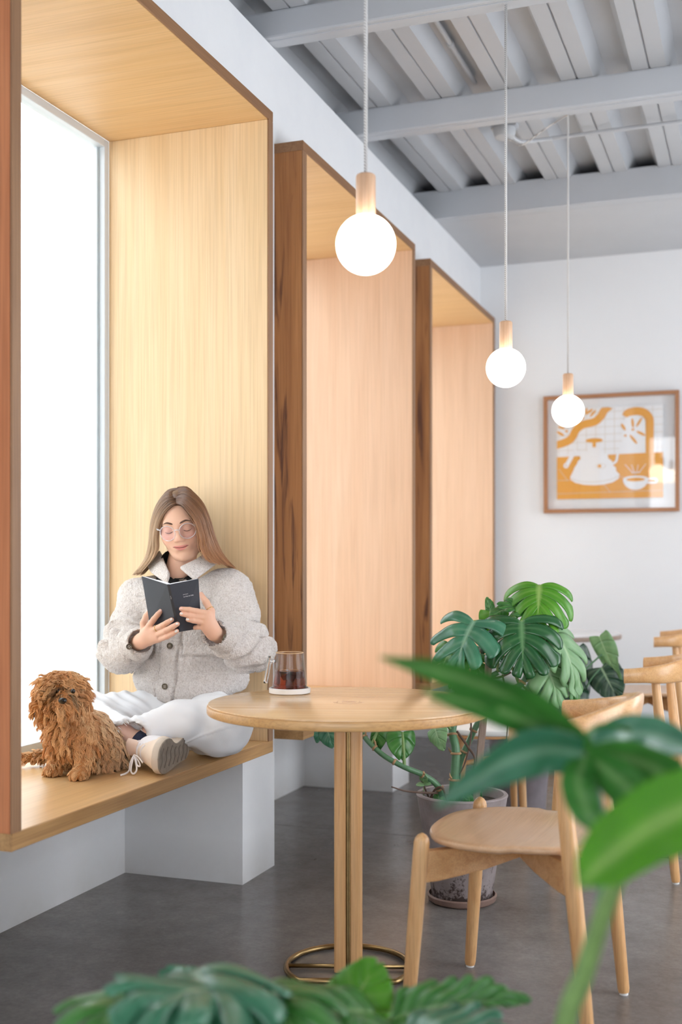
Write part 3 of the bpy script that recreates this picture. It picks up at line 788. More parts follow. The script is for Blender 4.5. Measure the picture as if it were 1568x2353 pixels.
def leaf_geo(n=5, t0=.32, gap=.55, wid=.62, back=125, closed=(), bend=.8, side=.5, fold=.25, wave=.03, split=True, seed=0, tipR=.55):
    """monstera leaf, unit midrib from the origin along +Y; returns verts, faces, vein weight"""
    rg = random.Random(seed)
    V = []; F = []; Cw = []
    cols, rows = 6, 11
    m = lambda s: .80*max(0, s-.10)**1.05/.9**1.05
    th = lambda s: math.radians(back)*(1-s)**.85*.98 + .02
    R = lambda s: (wid*(.62+.75*math.sin(math.pi*min(1, s*.88+.16))**1.0)*(1-s)**.28 + tipR*.0)*(1 if s < .8 else 1) + .205*s**3
    for sd in (-1, 1):
        for li in range(n):
            s0, s1 = li/n, (li+1)/n
            sc = (s0+s1)/2 + (.06/n)
            jit = 1 + rg.uniform(-.06, .06)
            base = len(V)
            gp = .52*gap*(1+rg.uniform(-.3, .3)) if split else 0
            tt0 = t0*1.15*(1+rg.uniform(-.3, .35))
            cl = li in closed
            for c in range(cols+1):
                e = 2*c/cols-1
                for r in range(rows+1):
                    q = r/rows
                    tm = 1-.10*abs(e)**2.5 if split else 1
                    if li == n-1 and e > 0: tm = 1
                    t = q*tm
                    g = 0
                    if split and t > tt0:
                        g = min(1, (t-tt0)/(.55-.2*0))**.7*gp
                        if cl: g *= max(0, 1-max(0, (t-.72)/.2))
                    if (li == n-1 and e > 0) or (li == 0 and e < 0 and False): g = 0
                    s = sc + (s0+(s1-s0)*c/cols - sc)*(1-g)
                    a = th(s) - .42*t*math.sin(math.pi*min(1, s+.15))*.8
                    rad = R(s)*t*jit
                    x = sd*rad*math.sin(a); y = m(s) + rad*math.cos(a)
                    w = max(0, 1-abs(e)*6)*.32*(1-.6*q) if r else 1
                    z = -fold*abs(x)*.0 + wave*math.sin(9*s+6*t+seed)*t + .02*rg.random()*0
                    z += (.035*(1-abs(e)**2) if split else 0)*t
                    V.append([x, y, z]); Cw.append(w if r else 1.0)
            for c in range(cols):
                for r in range(rows):
                    p = base+c*(rows+1)+r; q2 = p+rows+1
                    F.append((p, q2, q2+1, p+1) if sd > 0 else (p, p+1, q2+1, q2))
    V = np.array(V); 
    # bend: sides drop, tip curls down
    x, y, z = V.T.copy()
    k = side
    if abs(k) > 1e-3:
        xa = np.sin(k*np.abs(x)*1.6)/(k*1.6)*np.sign(x); z = z - (1-np.cos(k*np.abs(x)*1.6))/(k*1.6) + fold*np.abs(x)*np.exp(-3*np.abs(x))
        x = xa
    if abs(bend) > 1e-3:
        yy = np.sin(bend*y)/bend; zz = -(1-np.cos(bend*y))/bend
        y2 = yy + z*np.sin(bend*y); z = zz + z*np.cos(bend*y); y = y2
    return np.stack([x, y, z], 1), F, np.array(Cw)

def put_leaf(parent, base, tip, nrm, mat, name='leaf', scale=1.0, inv=None, **kw):
    V, F, Cw = leaf_geo(**kw)
    b, t = Vector(base), Vector(tip); Y = t-b
    bend = kw.get('bend', .8)
    chord = Vector((0, math.sin(bend)/bend if bend else 1, -(1-math.cos(bend))/bend if bend else 0))
    L = Y.length/chord.length*scale
    Y.normalize(); N = Vector(nrm); N = (N-Y*N.dot(Y)).normalized(); X = Y.cross(N)
    # rotate so that the bent chord points at the tip
    ang = math.atan2(chord.z, chord.y)
    Mx = Matrix((X, Y, N)).transposed() @ Matrix.Rotation(-ang, 3, 'X')
    W = (np.array(Mx) @ (V*L).T).T + np.array(b)
    if inv is not None: W = W - np.array(inv)
    me = bpy.data.meshes.new(name); me.from_pydata([tuple(p) for p in W], [], F)
    at = me.color_attributes.new('Col', 'FLOAT_COLOR', 'POINT')
    cc = np.repeat(Cw[:, None], 4, 1).astype(np.float32); at.data.foreach_set('color', cc.ravel())
    bm = bmesh.new(); bm.from_mesh(me); bmesh.ops.remove_doubles(bm, verts=bm.verts, dist=L*.0004)
    bmesh.ops.recalc_face_normals(bm, faces=bm.faces); bm.to_mesh(me); bm.free()
    me.shade_smooth(); me.materials.append(LM[mat])
    o = bpy.data.objects.new(name, me); COL.objects.link(o); o.parent = parent
    sm = o.modifiers.new('solid', 'SOLIDIFY'); sm.thickness = .0011; sm.offset = 0
    return o
def tube_child(parent, name, pts, rad, mat, n=28, seg=8, inv=None):
    c = catmull(pts, n)
    if inv is not None: c = [p-Vector(inv) for p in c]
    if hasattr(rad, '__len__'): rad = [interp(np.linspace(0, 1, len(rad)), rad, i/n) for i in range(n+1)]
    return MB().tube(c, rad, seg).build(name, mat, parent, smooth=True)
def pot(parent, h, r0, r1, mat, z=0, lip=.012):
    o = MB().lathe([(0,z), (r0-.006,z), (r0,z+.006), (r1,z+h-.012), (r1+.003,z+h-.004), (r1,z+h), (r1-lip,z+h), (r1-lip-.004,z+h-.02), (r1-lip-.006,z+h-.035), (0,z+h-.035)], n=56, close=False).build('pot', mat, parent, smooth=True, angle=.7)
    s = MB().lathe([(0,z+h-.033), (r1*.5,z+h-.024), (r1-lip-.004,z+h-.030)], n=40, close=False).build('soil', M['soil'], parent, smooth=True)
    return o

# ---- monstera beside the table
ZP = 3.84
pc = Vector((-.935, 3.75, 0))
mp = empty('potted_monstera', pc); tag(mp, 'potted monstera tied to a weathered stake in a lilac-grey clay pot', 'potted plant')
MB().lathe([(0,0), (.104,0), (.112,.006), (.116,.022), (.110,.026), (.106,.014), (0,.012)], n=48, close=False).build('saucer', M['saucer'], mp, smooth=True, angle=.6)
pot(mp, .345, .100, .150, M['pot'], z=.0125)
g = lambda u, v, dz=0: D(u, v, ZP+dz)
# stake
a, b = g(1093, 1845, .0)-pc, g(1124, 1522, .03)-pc
dd = (b-a).normalized(); sx = Vector((.88,.47,0))*.0115; sy = Vector((-.47,.88,0))*.007
rings = [[a.lerp(b, q)+sx*k1+sy*k2 for k1, k2 in ((-1,-1), (1,-1), (1,1), (-1,1))] for q in (0, .25, .5, .75, 1)]
MB().loft(rings).build('stake', M['stake'], mp, bevel=.002)
def stem(pts, rad, name='stem', mat=None, nodes=0):
    o = tube_child(mp, name, [p for p in pts], rad, mat or M['stem'], inv=pc, seg=12)
    c = catmull(pts, 40)
    for k in range(nodes):
        i = int((k+.7)/(nodes+.4)*40); i = min(i, 38)
        p, t = c[i]-pc, (c[i+1]-c[i]).normalized()
        r = rad if not hasattr(rad, '__len__') else interp(np.linspace(0, 1, len(rad)), rad, i/40)
        MB().tube([p-t*.004, p-t*.001, p+t*.004], [r*1.02, r*1.35, r*1.05], 12).build('node_ring', M['node'], o, smooth=True)
        q = Vector((random.uniform(-1,1), random.uniform(-1,1), random.uniform(-.2,.6))).normalized()
        MB().tube([p+q*r*.9, p+q*(r+.008)+t*.006, p+q*(r+.012)+t*.016], [.004, .003, .0006], 6).build('dry_tip', M['node'], o, smooth=True)
    return o
stem([g(1040,1850), g(1046,1770), g(1048,1720), g(1040,1680,.02), g(1052,1640,.04), g(1080,1590,.05), g(1120,1560,.04), g(1145,1545,.03)], [.0155,.0150,.0145,.0135,.012,.011,.010,.009], nodes=6)
stem([g(1048,1850,.05), g(1056,1760,.05), g(1080,1700,.05), g(1106,1650,.05), g(1150,1600,.04), g(1195,1575,.03), g(1215,1545,.03)], [.010,.0105,.0105,.0105,.011,.011,.009], nodes=6)
stem([g(1022,1850), g(1008,1808,-.02), g(975,1782,-.04), g(930,1763,-.06), g(885,1738,-.05), g(855,1712,-.03), g(838,1692,0), g(836,1672,.02)], [.011,.0105,.0095,.009,.009,.009,.008,.007], nodes=5)
for pts, r in (([g(900,1808,-.12), g(935,1818,-.10), g(985,1822,-.05), g(1015,1822)], [.002,.003,.004,.004]),
               ([g(965,1775,-.03), g(972,1800,-.02), g(985,1830)], [.003,.003,.003]),
               ([g(1050,1680,.02), g(1075,1715,.0), g(1092,1745,-.02), g(1082,1790,-.01), g(1060,1820)], [.004,.004,.0035,.003,.002]),
               ([g(1083,1650,.03), g(1082,1700,.02), g(1070,1750,.0), g(1052,1790,0)], [.003,.003,.003,.002]),
               ([g(1155,1550,.02), g(1162,1590,.0), g(1167,1660,-.01), g(1162,1720,-.01)], [.003,.003,.0025,.001]),
               ([g(1200,1575,.03), g(1225,1600,.02), g(1240,1640,.0), g(1246,1690,0)], [.004,.0035,.003,.002]),
               ([g(1128,1560,.03), g(1150,1556,.02), g(1175,1545,.02)], [.004,.004,.003]),
               ([g(985,1845), g(1000,1815,-.03), g(1018,1812,-.04), g(1030,1850)], [.0035,.004,.004,.003])):
    stem(pts, r, 'aerial_root', M['root'])
def pet(pts, r=(.006,.0045)): return stem(pts, list(r), 'petiole', M['stem2'])
def mleaf(b, t, mat, up=.0, nx=0, **kw):
    bb, tt = g(*b), g(*t)
    n = tocam(bb) + Vector((0,0,up)) + Vector((.88,.47,0))*nx
    return put_leaf(mp, bb, tt, n, mat, inv=pc, **kw)
# blade base, tip, colour: the large ones one can tell apart
mleaf((1240,1345,-.02), (1236,1432,-.10), 'bright', up=.25, n=5, wid=.88, back=118, gap=.62, t0=.3, closed=(1,2), bend=.35, side=.75, seed=1)
mleaf((1199,1428,-.12), (1203,1545,-.20), 'deep', up=.45, n=5, wid=.72, back=128, gap=.5, t0=.36, closed=(2,), bend=.55, side=.6, seed=2)
mleaf((1090,1428,-.10), (1046,1540,-.16), 'teal', up=.5, nx=-.35, n=4, wid=.62, back=128, gap=.72, t0=.28, bend=.7, side=.5, seed=3)
mleaf((1246,1402,-.03), (1148,1392,-.02), 'mid', up=1.1, nx=.1, n=5, wid=.42, back=120, gap=.55, bend=.35, side=.3, seed=4)
mleaf((1264,1440,-.06), (1322,1592,-.10), 'pale', up=.1, nx=1.0, n=4, wid=.48, back=110, gap=.6, bend=.9, side=.7, seed=5)
mleaf((1250,1520,-.10), (1284,1622,-.14), 'pale', up=.2, nx=.5, n=4, wid=.5, back=115, gap=.4, bend=.7, side=.9, seed=6)
mleaf((1128,1405,.02), (1136,1472,.02), 'bright', up=.1, nx=-.4, n=3, wid=.4, back=115, gap=.2, split=False, bend=.5, side=.5, seed=7)
mleaf((1128,1405,.04), (1120,1372,.06), 'mid', up=.1, nx=-.6, n=3, wid=.35, back=100, gap=.2, split=False, bend=.3, side=.9, seed=8)
mleaf((1160,1400,.0), (1128,1418,-.02), 'mid', up=1.0, nx=.0, n=3, wid=.45, back=100, split=False, bend=.3, side=.6, seed=9)
mleaf((1040,1488,.06), (1010,1552,.05), 'mid', up=.5, nx=-.5, n=3, wid=.5, back=120, gap=.5, bend=.5, side=.5, seed=10)
mleaf((1078,1500,.05), (1110,1560,.03), 'mid', up=.4, nx=.3, n=4, wid=.55, back=120, gap=.6, bend=.6, side=.5, seed=11)
mleaf((1062,1520,.04), (1040,1580,.03), 'bright', up=.4, nx=-.3, n=4, wid=.45, back=120, gap=.6, bend=.6, side=.5, seed=12)
mleaf((1120,1500,.08), (1155,1520,.10), 'teal', up=.8, n=4, wid=.5, gap=.5, seed=13)
mleaf((1300,1500,.02), (1316,1610,.0), 'mid', up=.2, nx=.9, n=4, wid=.42, gap=.55, bend=.8, side=.8, seed=14)
mleaf((1225,1460,.04), (1255,1560,.02), 'mid', up=.2, nx=.2, n=4, wid=.45, gap=.5, bend=.6, side=.7, seed=15)
mleaf((925,1682,-.03), (922,1744,-.06), 'mid', up=.1, nx=.3, n=3, wid=.5, back=115, split=False, bend=.3, side=.5, seed=16)
mleaf((872,1678,-.02), (866,1726,-.02), 'mid', up=.1, nx=-.8, n=3, wid=.45, back=110, split=False, bend=.3, side=.6, seed=17)
mleaf((752,1672,.02), (766,1716,.0), 'teal', up=.2, nx=-.5, n=3, wid=.5, back=110, split=False, bend=.5, side=.5, seed=18)
mleaf((735,1678,.04), (728,1706,.04), 'teal', up=.2, nx=.6, n=3, wid=.4, back=110, split=False, bend=.5, side=.7, seed=19)
mleaf((1000,1672,-.02), (1022,1722,-.06), 'pale', up=.3, nx=-.7, n=3, wid=.4, back=110, split=False, bend=.9, side=.9, seed=20)
for p in ([(1145,1545,.03), (1140,1470,.03), (1115,1430,-.03), (1090,1428,-.10)], [(1215,1548,.03), (1226,1480,.06), (1236,1390,.03), (1240,1345,-.02)],
          [(1195,1575,.03), (1175,1530,.02), (1130,1475,0), (1128,1440,0), (1128,1405,.02)], [(1200,1570,.03), (1225,1500,.06), (1222,1440,.0), (1199,1428,-.12)],
          [(1210,1560,.03), (1245,1500,.03), (1262,1460,.0), (1264,1440,-.06)], [(1210,1565,.03), (1235,1535,0), (1250,1520,-.10)], [(1215,1548,.03), (1238,1470,.06), (1248,1420,.03), (1246,1402,-.03)],
          [(1120,1560,.04), (1090,1520,.06), (1060,1490,.07), (1040,1488,.06)], [(1120,1560,.04), (1105,1520,.06), (1078,1500,.05)], [(1052,1640,.04), (1050,1570,.06), (1062,1520,.04)],
          [(930,1763,-.06), (928,1720,-.05), (925,1682,-.03)], [(855,1712,-.03), (864,1690,-.02), (872,1678,-.02)], [(1040,1680,.02), (1020,1660,.0), (1000,1672,-.02)],
          [(1215,1548,.03), (1270,1510,.04), (1300,1500,.02)], [(836,1672,.02), (800,1655,.03), (752,1672,.02)], [(1128,1560,.06), (1124,1530,.08), (1120,1500,.08)]):
    pet([g(*q) for q in p])
# seedlings in the pot
for k in range(9):
    a = random.uniform(0, 6.28); r = random.uniform(.03, .12)
    p = pc+Vector((r*math.cos(a), r*math.sin(a), .335)); t = p+Vector((random.uniform(-.02,.02), random.uniform(-.02,.02), random.uniform(.012,.035)))
    put_leaf(mp, p, t, (random.uniform(-1,1), -1, .6), 'mid', name='seedling_leaf', inv=pc, n=2, wid=.45, split=False, bend=.4, seed=k)
put_leaf(mp, g(972,1800,-.03), g(958,1806,-.05), (0,-.6,1), 'pale', name='seedling_leaf', inv=pc, n=2, wid=.4, split=False, bend=.3)
put_leaf(mp, g(976,1798,-.03), g(990,1803,-.05), (0,-.6,1), 'pale', name='seedling_leaf', inv=pc, n=2, wid=.4, split=False, bend=.3)
put_leaf(mp, g(974,1796,-.03), g(976,1778,-.05), (0,-1,.4), 'pale', name='seedling_leaf', inv=pc, n=2, wid=.4, split=False, bend=.3)
stem([g(975,1840), g(974,1815,-.02), g(974,1796,-.03)], [.0015,.0012,.001], 'petiole', M['stem2'])

# ---- dark velvet-leaved plant behind the stool
q0 = D(1195, 1800, 5.22); q0.z = 0
dk = empty('potted_anthurium', q0); tag(dk, 'dark velvet-leaved plant in a grey pot half hidden behind the stool', 'potted plant')
M['pot2'] = plain('dusty_grey_pot', lin(120,112,116), .7, noise=.2, nscale=8)
pot(dk, .36, .115, .14, M['pot2'])
h = lambda u, v, dz=0: D(u, v, 5.05+dz)
def dleaf(b, t, mat, nrm, **kw): return put_leaf(dk, h(*b), h(*t), nrm, mat, inv=q0, split=False, n=4, **kw)
dleaf((1278,1575,.0), (1300,1672,-.03), 'dark', tocam(q0)+Vector((0,0,.3)), wid=.62, back=125, bend=.4, side=.3, seed=31)
dleaf((1318,1500,.05), (1338,1612,.03), 'dark', tocam(q0)+Vector((.6,.3,.1)), wid=.42, back=125, bend=.3, side=.5, seed=32)
dleaf((1378,1462,.0), (1428,1566,-.02), 'pale', tocam(q0)+Vector((-.9,-.3,.1)), wid=.22, back=118, bend=.3, side=1.0, seed=33)
dleaf((1382,1534,.0), (1420,1606,-.03), 'dark', tocam(q0)+Vector((-.3,0,.4)), wid=.45, back=118, bend=.4, side=.5, seed=34)
dleaf((1320,1545,.1), (1342,1552,.12), 'dark', (0,0,1), wid=.4, seed=35)
dleaf((1210,1590,.06), (1232,1660,.0), 'bright', tocam(q0), wid=.4, bend=.6, seed=36)
dleaf((1228,1650,-.02), (1200,1690,-.04), 'pale', (0,-.5,1), wid=.3, bend=.8, seed=37)
base = q0+Vector((0,0,.33))
for p in ([(1250,1690,.1), (1300,1600,.05), (1345,1540,0), (1388,1500,0), (1400,1492,-.01)], [(1240,1690,.1), (1320,1620,.05), (1360,1560,.0), (1382,1534,0)], [(1220,1690,.1), (1255,1620,.06), (1278,1575,0)], [(1230,1690,.1), (1290,1560,.1), (1318,1500,.05)], [(1205,1690,.08), (1207,1620,.08), (1210,1590,.06)]):
    tube_child(dk, 'petiole', [base]+[h(*q) for q in p], [.005,.0045,.004,.0035], M['stem'], inv=q0)
for k in range(8):
    a = k*.8; p = q0+Vector((.09*math.cos(a), .09*math.sin(a), .335)); put_leaf(dk, p, p+Vector((.03*math.cos(a+1), .03*math.sin(a+1), .03)), (0,-1,.7), 'mid' if k % 2 else 'pale', name='small_leaf', inv=q0, n=2, wid=.4, split=False, seed=k)

# ---- blurred monstera close to the camera, bottom right
def lobe_leaf(parent, lobes, mat, inv, name='leaf', tilt=.55, fold=.25):
    """one leaf whose lobes are given as paths (u, v, depth, half width in px)"""
    mb = []; F = []; Cw = []
    for L in lobes:
        pts = [D(u, v, z) for u, v, z, w in L]; ws = [w/FPX*z for u, v, z, w in L]
        n = 18; c = catmull(pts, n); m = len(L)
        st = len(mb); cr = 6
        for i, p in enumerate(c):
            t = (c[min(i+1, n)]-c[max(i-1, 0)]).normalized()
            vw = tocam(p)
            s = t.cross(vw).normalized()
            s = (s + vw*tilt).normalized()*math.sqrt(1+tilt*tilt)
            nn = t.cross(s).normalized()
            w = interp(np.linspace(0, 1, m), ws, i/n)
            for k in range(cr+1):
                e = 2*k/cr-1
                mb.append(p + s*(w*e) + nn*(-fold*w*(abs(e)-.5)) + nn*(.1*w*math.sin(i*.9+e*2)))
                Cw.append(max(0, 1-abs(e)*5)*.7)
        for i in range(n):
            for k in range(cr):
                q = st+i*(cr+1)+k; F.append((q, q+1, q+cr+2, q+cr+1))
    me = bpy.data.meshes.new(name); me.from_pydata([tuple(p-Vector(inv)) for p in mb], [], F)
    at = me.color_attributes.new('Col', 'FLOAT_COLOR', 'POINT'); at.data.foreach_set('color', np.repeat(np.array(Cw, np.float32)[:, None], 4, 1).ravel())
    me.shade_smooth(); me.materials.append(LM[mat])
    o = bpy.data.objects.new(name, me); COL.objects.link(o); o.parent = parent
    sm = o.modifiers.new('solid', 'SOLIDIFY'); sm.thickness = .0014; sm.offset = 0
    sb = o.modifiers.new('sub', 'SUBSURF'); sb.levels = 1; sb.render_levels = 1
    return o
f0 = D(1290, 2353, 1.22); f0.z = 0
fp = empty('potted_monstera', f0); tag(fp, 'out-of-focus monstera whose large leaves reach in at the lower right', 'potted plant')
pot(fp, .42, .13, .17, M['pot'])
lobe_leaf(fp, [
    [(1345,1735,1.26,40), (1240,1655,1.24,58), (1130,1585,1.20,40), (1000,1540,1.17,27), (872,1510,1.14,3)],
    [(1270,1690,1.25,30), (1170,1640,1.22,36), (1070,1612,1.20,26), (968,1586,1.18,3)]], 'mid', f0, tilt=.6)
lobe_leaf(fp, [
    [(1345,1735,1.26,40), (1240,1725,1.22,58), (1140,1765,1.18,45), (1070,1808,1.15,28), (1000,1856,1.12,3)],
    [(1345,1735,1.26,30), (1420,1690,1.30,40), (1500,1690,1.33,46), (1600,1722,1.36,20)]], 'teal', f0, tilt=.6)
lobe_leaf(fp, [
    [(1345,1735,1.26,24), (1330,1800,1.22,42), (1352,1870,1.19,34), (1385,1915,1.17,5)],
    [(1345,1735,1.26,24), (1420,1790,1.21,50), (1470,1850,1.18,44), (1500,1910,1.16,6)],
    [(1345,1735,1.26,24), (1450,1745,1.24,48), (1540,1790,1.22,52), (1640,1850,1.20,8)],
    [(1345,1735,1.26,24), (1380,1690,1.30,28), (1450,1700,1.32,30)]], 'mid', f0, tilt=-.5)
lobe_leaf(fp, [[(1330,2036,1.02,4), (1366,2000,1.03,56), (1440,1935,1.05,82), (1530,1880,1.07,92), (1680,1800,1.09,60)]], 'bright', f0, tilt=.35, fold=.35)
tube_child(fp, 'petiole', [f0+Vector((0,0,.38)), D(1296,2400,1.20), D(1345,2230,1.18), D(1405,2055,1.14), D(1480,1920,1.08)], [.012,.0115,.0105,.009,.006], M['stem2'], inv=f0, seg=12)
tube_child(fp, 'petiole', [f0+Vector((.02,.02,.38)), D(1302,2400,1.26), D(1352,2230,1.26), D(1392,2020,1.27), D(1375,1850,1.27), D(1345,1735,1.265)], [.010,.009,.008,.007,.005], M['stem'], inv=f0, seg=12)

# ---- low blurred plant along the bottom edge
e0 = D(640, 2353, 1.62); e0.z = 0
ep = empty('potted_monstera', e0); tag(ep, 'out-of-focus monstera whose leaf tops rise along the bottom edge', 'potted plant')
pot(ep, .34, .13, .17, M['pot'])
k = lambda u, v, z: D(u, v, z)
def eleaf(b, t, nrm, mat, **kw): return put_leaf(ep, k(*b), k(*t), nrm, mat, inv=e0, **kw)
U = Vector((0,0,1)); TC = tocam(e0)
eleaf((560,2330,1.55), (300,2350,1.35), U*1.0+TC*.4, 'teal', n=5, wid=.5, gap=.6, bend=1.1, side=.9, seed=41)
eleaf((430,2240,1.60), (520,2420,1.40), U*.8+TC*.7, 'teal', n=4, wid=.55, gap=.5, bend=1.3, side=1.0, seed=42)
eleaf((330,2290,1.60), (200,2420,1.45), U*.8+TC*.5, 'mid', n=4, wid=.55, gap=.5, bend=1.2, side=.8, seed=43)
eleaf((600,2270,1.62), (700,2430,1.48), U*.6+TC*.8, 'mid', n=4, wid=.6, gap=.5, bend=1.0, side=.9, seed=44)
eleaf((800,2330,1.72), (868,2215,1.76), TC+U*.5, 'bright', n=3, wid=.55, split=False, bend=.5, side=.5, seed=45)
eleaf((860,2330,1.66), (640,2370,1.56), U*.9+TC*.5, 'mid', n=5, wid=.42, gap=.35, bend=.7, side=.5, seed=46)
eleaf((900,2345,1.70), (1215,2300,1.62), U*.8+TC*.6, 'mid', n=7, wid=.26, gap=.30, t0=.6, back=95, bend=.5, side=.4, seed=47)
eleaf((930,2370,1.62), (1190,2420,1.50), U*.9+TC*.4, 'teal', n=6, wid=.35, gap=.3, bend=.6, side=.4, seed=48)
eleaf((470,2330,1.66), (380,2230,1.72), TC+U*.5, 'teal', n=3, wid=.5, split=False, bend=.8, side=.8, seed=49)
for b in ((560,2330,1.55), (430,2240,1.60), (330,2290,1.60), (600,2270,1.62), (800,2330,1.72), (860,2330,1.66), (900,2345,1.70), (930,2370,1.62), (470,2330,1.66)):
    pb = k(*b); s = e0+Vector((0,0,.30)); mid = s.lerp(pb, .5)+Vector((0,0,.06))
    tube_child(ep, 'petiole', [s, mid, pb], [.007,.006,.004], M['stem2'], inv=e0)
# ---------------------------------------------------------------- smooth bodies from blended shapes
def vnoise(P3, scale, seed=0):
    rg = np.random.default_rng(seed); T = rg.random((64,64,64)).astype(np.float32)
    q = np.asarray(P3)*scale; i = np.floor(q).astype(int); f = q-i; f = f*f*(3-2*f)
    r = 0
    for dx in (0,1):
        for dy in (0,1):
            for dz in (0,1):
                w = (f[:,0] if dx else 1-f[:,0])*(f[:,1] if dy else 1-f[:,1])*(f[:,2] if dz else 1-f[:,2])
                r = r + w*T[(i[:,0]+dx) % 64, (i[:,1]+dy) % 64, (i[:,2]+dz) % 64]
    return r-.5
class SDF:
    def __init__(s, lo, hi, h):
        s.lo = np.array(lo, float); s.h = h
        n = np.ceil((np.array(hi)-s.lo)/h).astype(int)+1
        s.F = np.full(n, 1.0, np.float32)
    def sub(s, lo, hi, pad):
        a = np.clip(np.floor((np.array(lo)-pad-s.lo)/s.h).astype(int), 0, np.array(s.F.shape)-1)
        b = np.clip(np.ceil((np.array(hi)+pad-s.lo)/s.h).astype(int)+1, 1, s.F.shape)
        sl = tuple(slice(x, max(x+1, y)) for x, y in zip(a, b))
        ax = [s.lo[k]+s.h*np.arange(sl[k].start, sl[k].stop) for k in range(3)]
        return sl, ax[0][:, None, None], ax[1][None, :, None], ax[2][None, None, :]
    def _in(s, sl, d, k, op):
        A = s.F[sl]
        if op == 'add':
            h = np.maximum(k-np.abs(A-d), 0)/k if k else 0
            s.F[sl] = np.minimum(A, d)-(h*h*k*.25 if k else 0)
        else:
            e = -d; h = np.maximum(k-np.abs(A-e), 0)/k if k else 0
            s.F[sl] = np.maximum(A, e)+(h*h*k*.25 if k else 0)
    def cone(s, a, b, ra, rb, k=.01, op='add'):
        a, b = np.array(a, float), np.array(b, float); R = max(ra, rb)
        sl, X, Y, Z = s.sub(np.minimum(a, b)-R, np.maximum(a, b)+R, k+3*s.h)
        d = b-a; L = max(1e-9, d@d)
        t = np.clip(((X-a[0])*d[0]+(Y-a[1])*d[1]+(Z-a[2])*d[2])/L, 0, 1)
        D_ = np.sqrt((X-a[0]-t*d[0])**2+(Y-a[1]-t*d[1])**2+(Z-a[2]-t*d[2])**2)-(ra+(rb-ra)*t)
        s._in(sl, D_, k, op); return s
    def path(s, pts, rad, k=.01):
        for i in range(len(pts)-1): s.cone(pts[i], pts[i+1], rad[i], rad[i+1], k)
        return s
    def ell(s, c, r, k=.01, R=None, op='add'):
        c, r = np.array(c, float), np.array(r, float); m = r.max() if R is not None else r
        sl, X, Y, Z = s.sub(c-m, c+m, k+3*s.h)
        x, y, z = X-c[0], Y-c[1], Z-c[2]
        if R is not None:
            R = np.array(R)
            x, y, z = R[0,0]*x+R[1,0]*y+R[2,0]*z, R[0,1]*x+R[1,1]*y+R[2,1]*z, R[0,2]*x+R[1,2]*y+R[2,2]*z
        k0 = np.sqrt((x/r[0])**2+(y/r[1])**2+(z/r[2])**2); k1 = np.sqrt((x/r[0]**2)**2+(y/r[1]**2)**2+(z/r[2]**2)**2)
        s._in(sl, (k0*(k0-1)/np.maximum(k1, 1e-6)).astype(np.float32), k, op); return s
    def plane(s, n, d, k=.005):
        """keep only the half space n.p < d"""
        ax = [s.lo[i]+s.h*np.arange(s.F.shape[i]) for i in range(3)]
        e = n[0]*ax[0][:, None, None]+n[1]*ax[1][None, :, None]+n[2]*ax[2][None, None, :]-d
        s._in((slice(None),)*3, -e, k, 'sub'); return s
    def mesh(s):
        F = s.F; S = F < 0; n = np.array(F.shape)
        c = np.zeros(n-1, np.uint8)
        off = [(i, j, k) for i in (0,1) for j in (0,1) for k in (0,1)]
        for o in off: c += S[o[0]:n[0]-1+o[0], o[1]:n[1]-1+o[1], o[2]:n[2]-1+o[2]]
        act = (c > 0) & (c < 8); I = np.argwhere(act); idx = np.full(act.shape, -1, np.int64); idx[act] = np.arange(len(I))
        acc = np.zeros((len(I), 3)); cnt = np.zeros(len(I))
        for a in off:
            for ax in range(3):
                if a[ax]: continue
                b = list(a); b[ax] = 1
                fa = F[tuple((I+np.array(a)).T)]; fb = F[tuple((I+np.array(b)).T)]
                m = (fa < 0) != (fb < 0); t = np.where(m, fa/np.where(m, fa-fb, 1), 0)
                p = np.array(a)[None]+t[:, None]*(np.array(b)-np.array(a))[None]
                acc[m] += p[m]; cnt[m] += 1
        V = (I+acc/np.maximum(cnt, 1)[:, None])*s.h+s.lo
        faces = []
        for ax in range(3):
            o1, o2 = [q for q in range(3) if q != ax]
            sa = [slice(0, n[q]) for q in range(3)]; sa[ax] = slice(0, n[ax]-1); sb = list(sa); sb[ax] = slice(1, n[ax])
            ch = S[tuple(sa)] != S[tuple(sb)]
            E = np.argwhere(ch); E = E[(E[:, o1] > 0) & (E[:, o2] > 0) & (E[:, o1] < n[o1]-1) & (E[:, o2] < n[o2]-1)]
            if not len(E): continue
            flip = S[tuple(E.T)]
            def cell(d1, d2):
                e = E.copy(); e[:, o1] += d1; e[:, o2] += d2; return idx[tuple(e.T)]
            q = np.stack([cell(-1,-1), cell(0,-1), cell(0,0), cell(-1,0)], 1)
            fl = flip if ax != 1 else ~flip
            q[~fl] = q[~fl][:, ::-1]
            faces.append(q)
        return V, np.concatenate(faces)
def relax(V, F, it=2, w=.5):
    n = len(V); E = np.concatenate([F[:, [0,1]], F[:, [1,2]], F[:, [2,3]], F[:, [3,0]]]); E = np.concatenate([E, E[:, ::-1]])
    deg = np.bincount(E[:,0], minlength=n)[:, None]
    for _ in range(it):
        A = np.stack([np.bincount(E[:,0], weights=V[E[:,1], k], minlength=n) for k in range(3)], 1)/np.maximum(deg, 1)
        V = V+(A-V)*w
    return V
def normals(V, F):
    a, b, c = V[F[:,0]], V[F[:,1]], V[F[:,2]]
    fn = np.cross(b-a, c-a); N = np.zeros_like(V)
    for k in range(F.shape[1]):
        for q in range(3): N[:, q] += np.bincount(F[:, k], weights=fn[:, q], minlength=len(V))
    return N/np.maximum(np.linalg.norm(N, axis=1, keepdims=True), 1e-9)
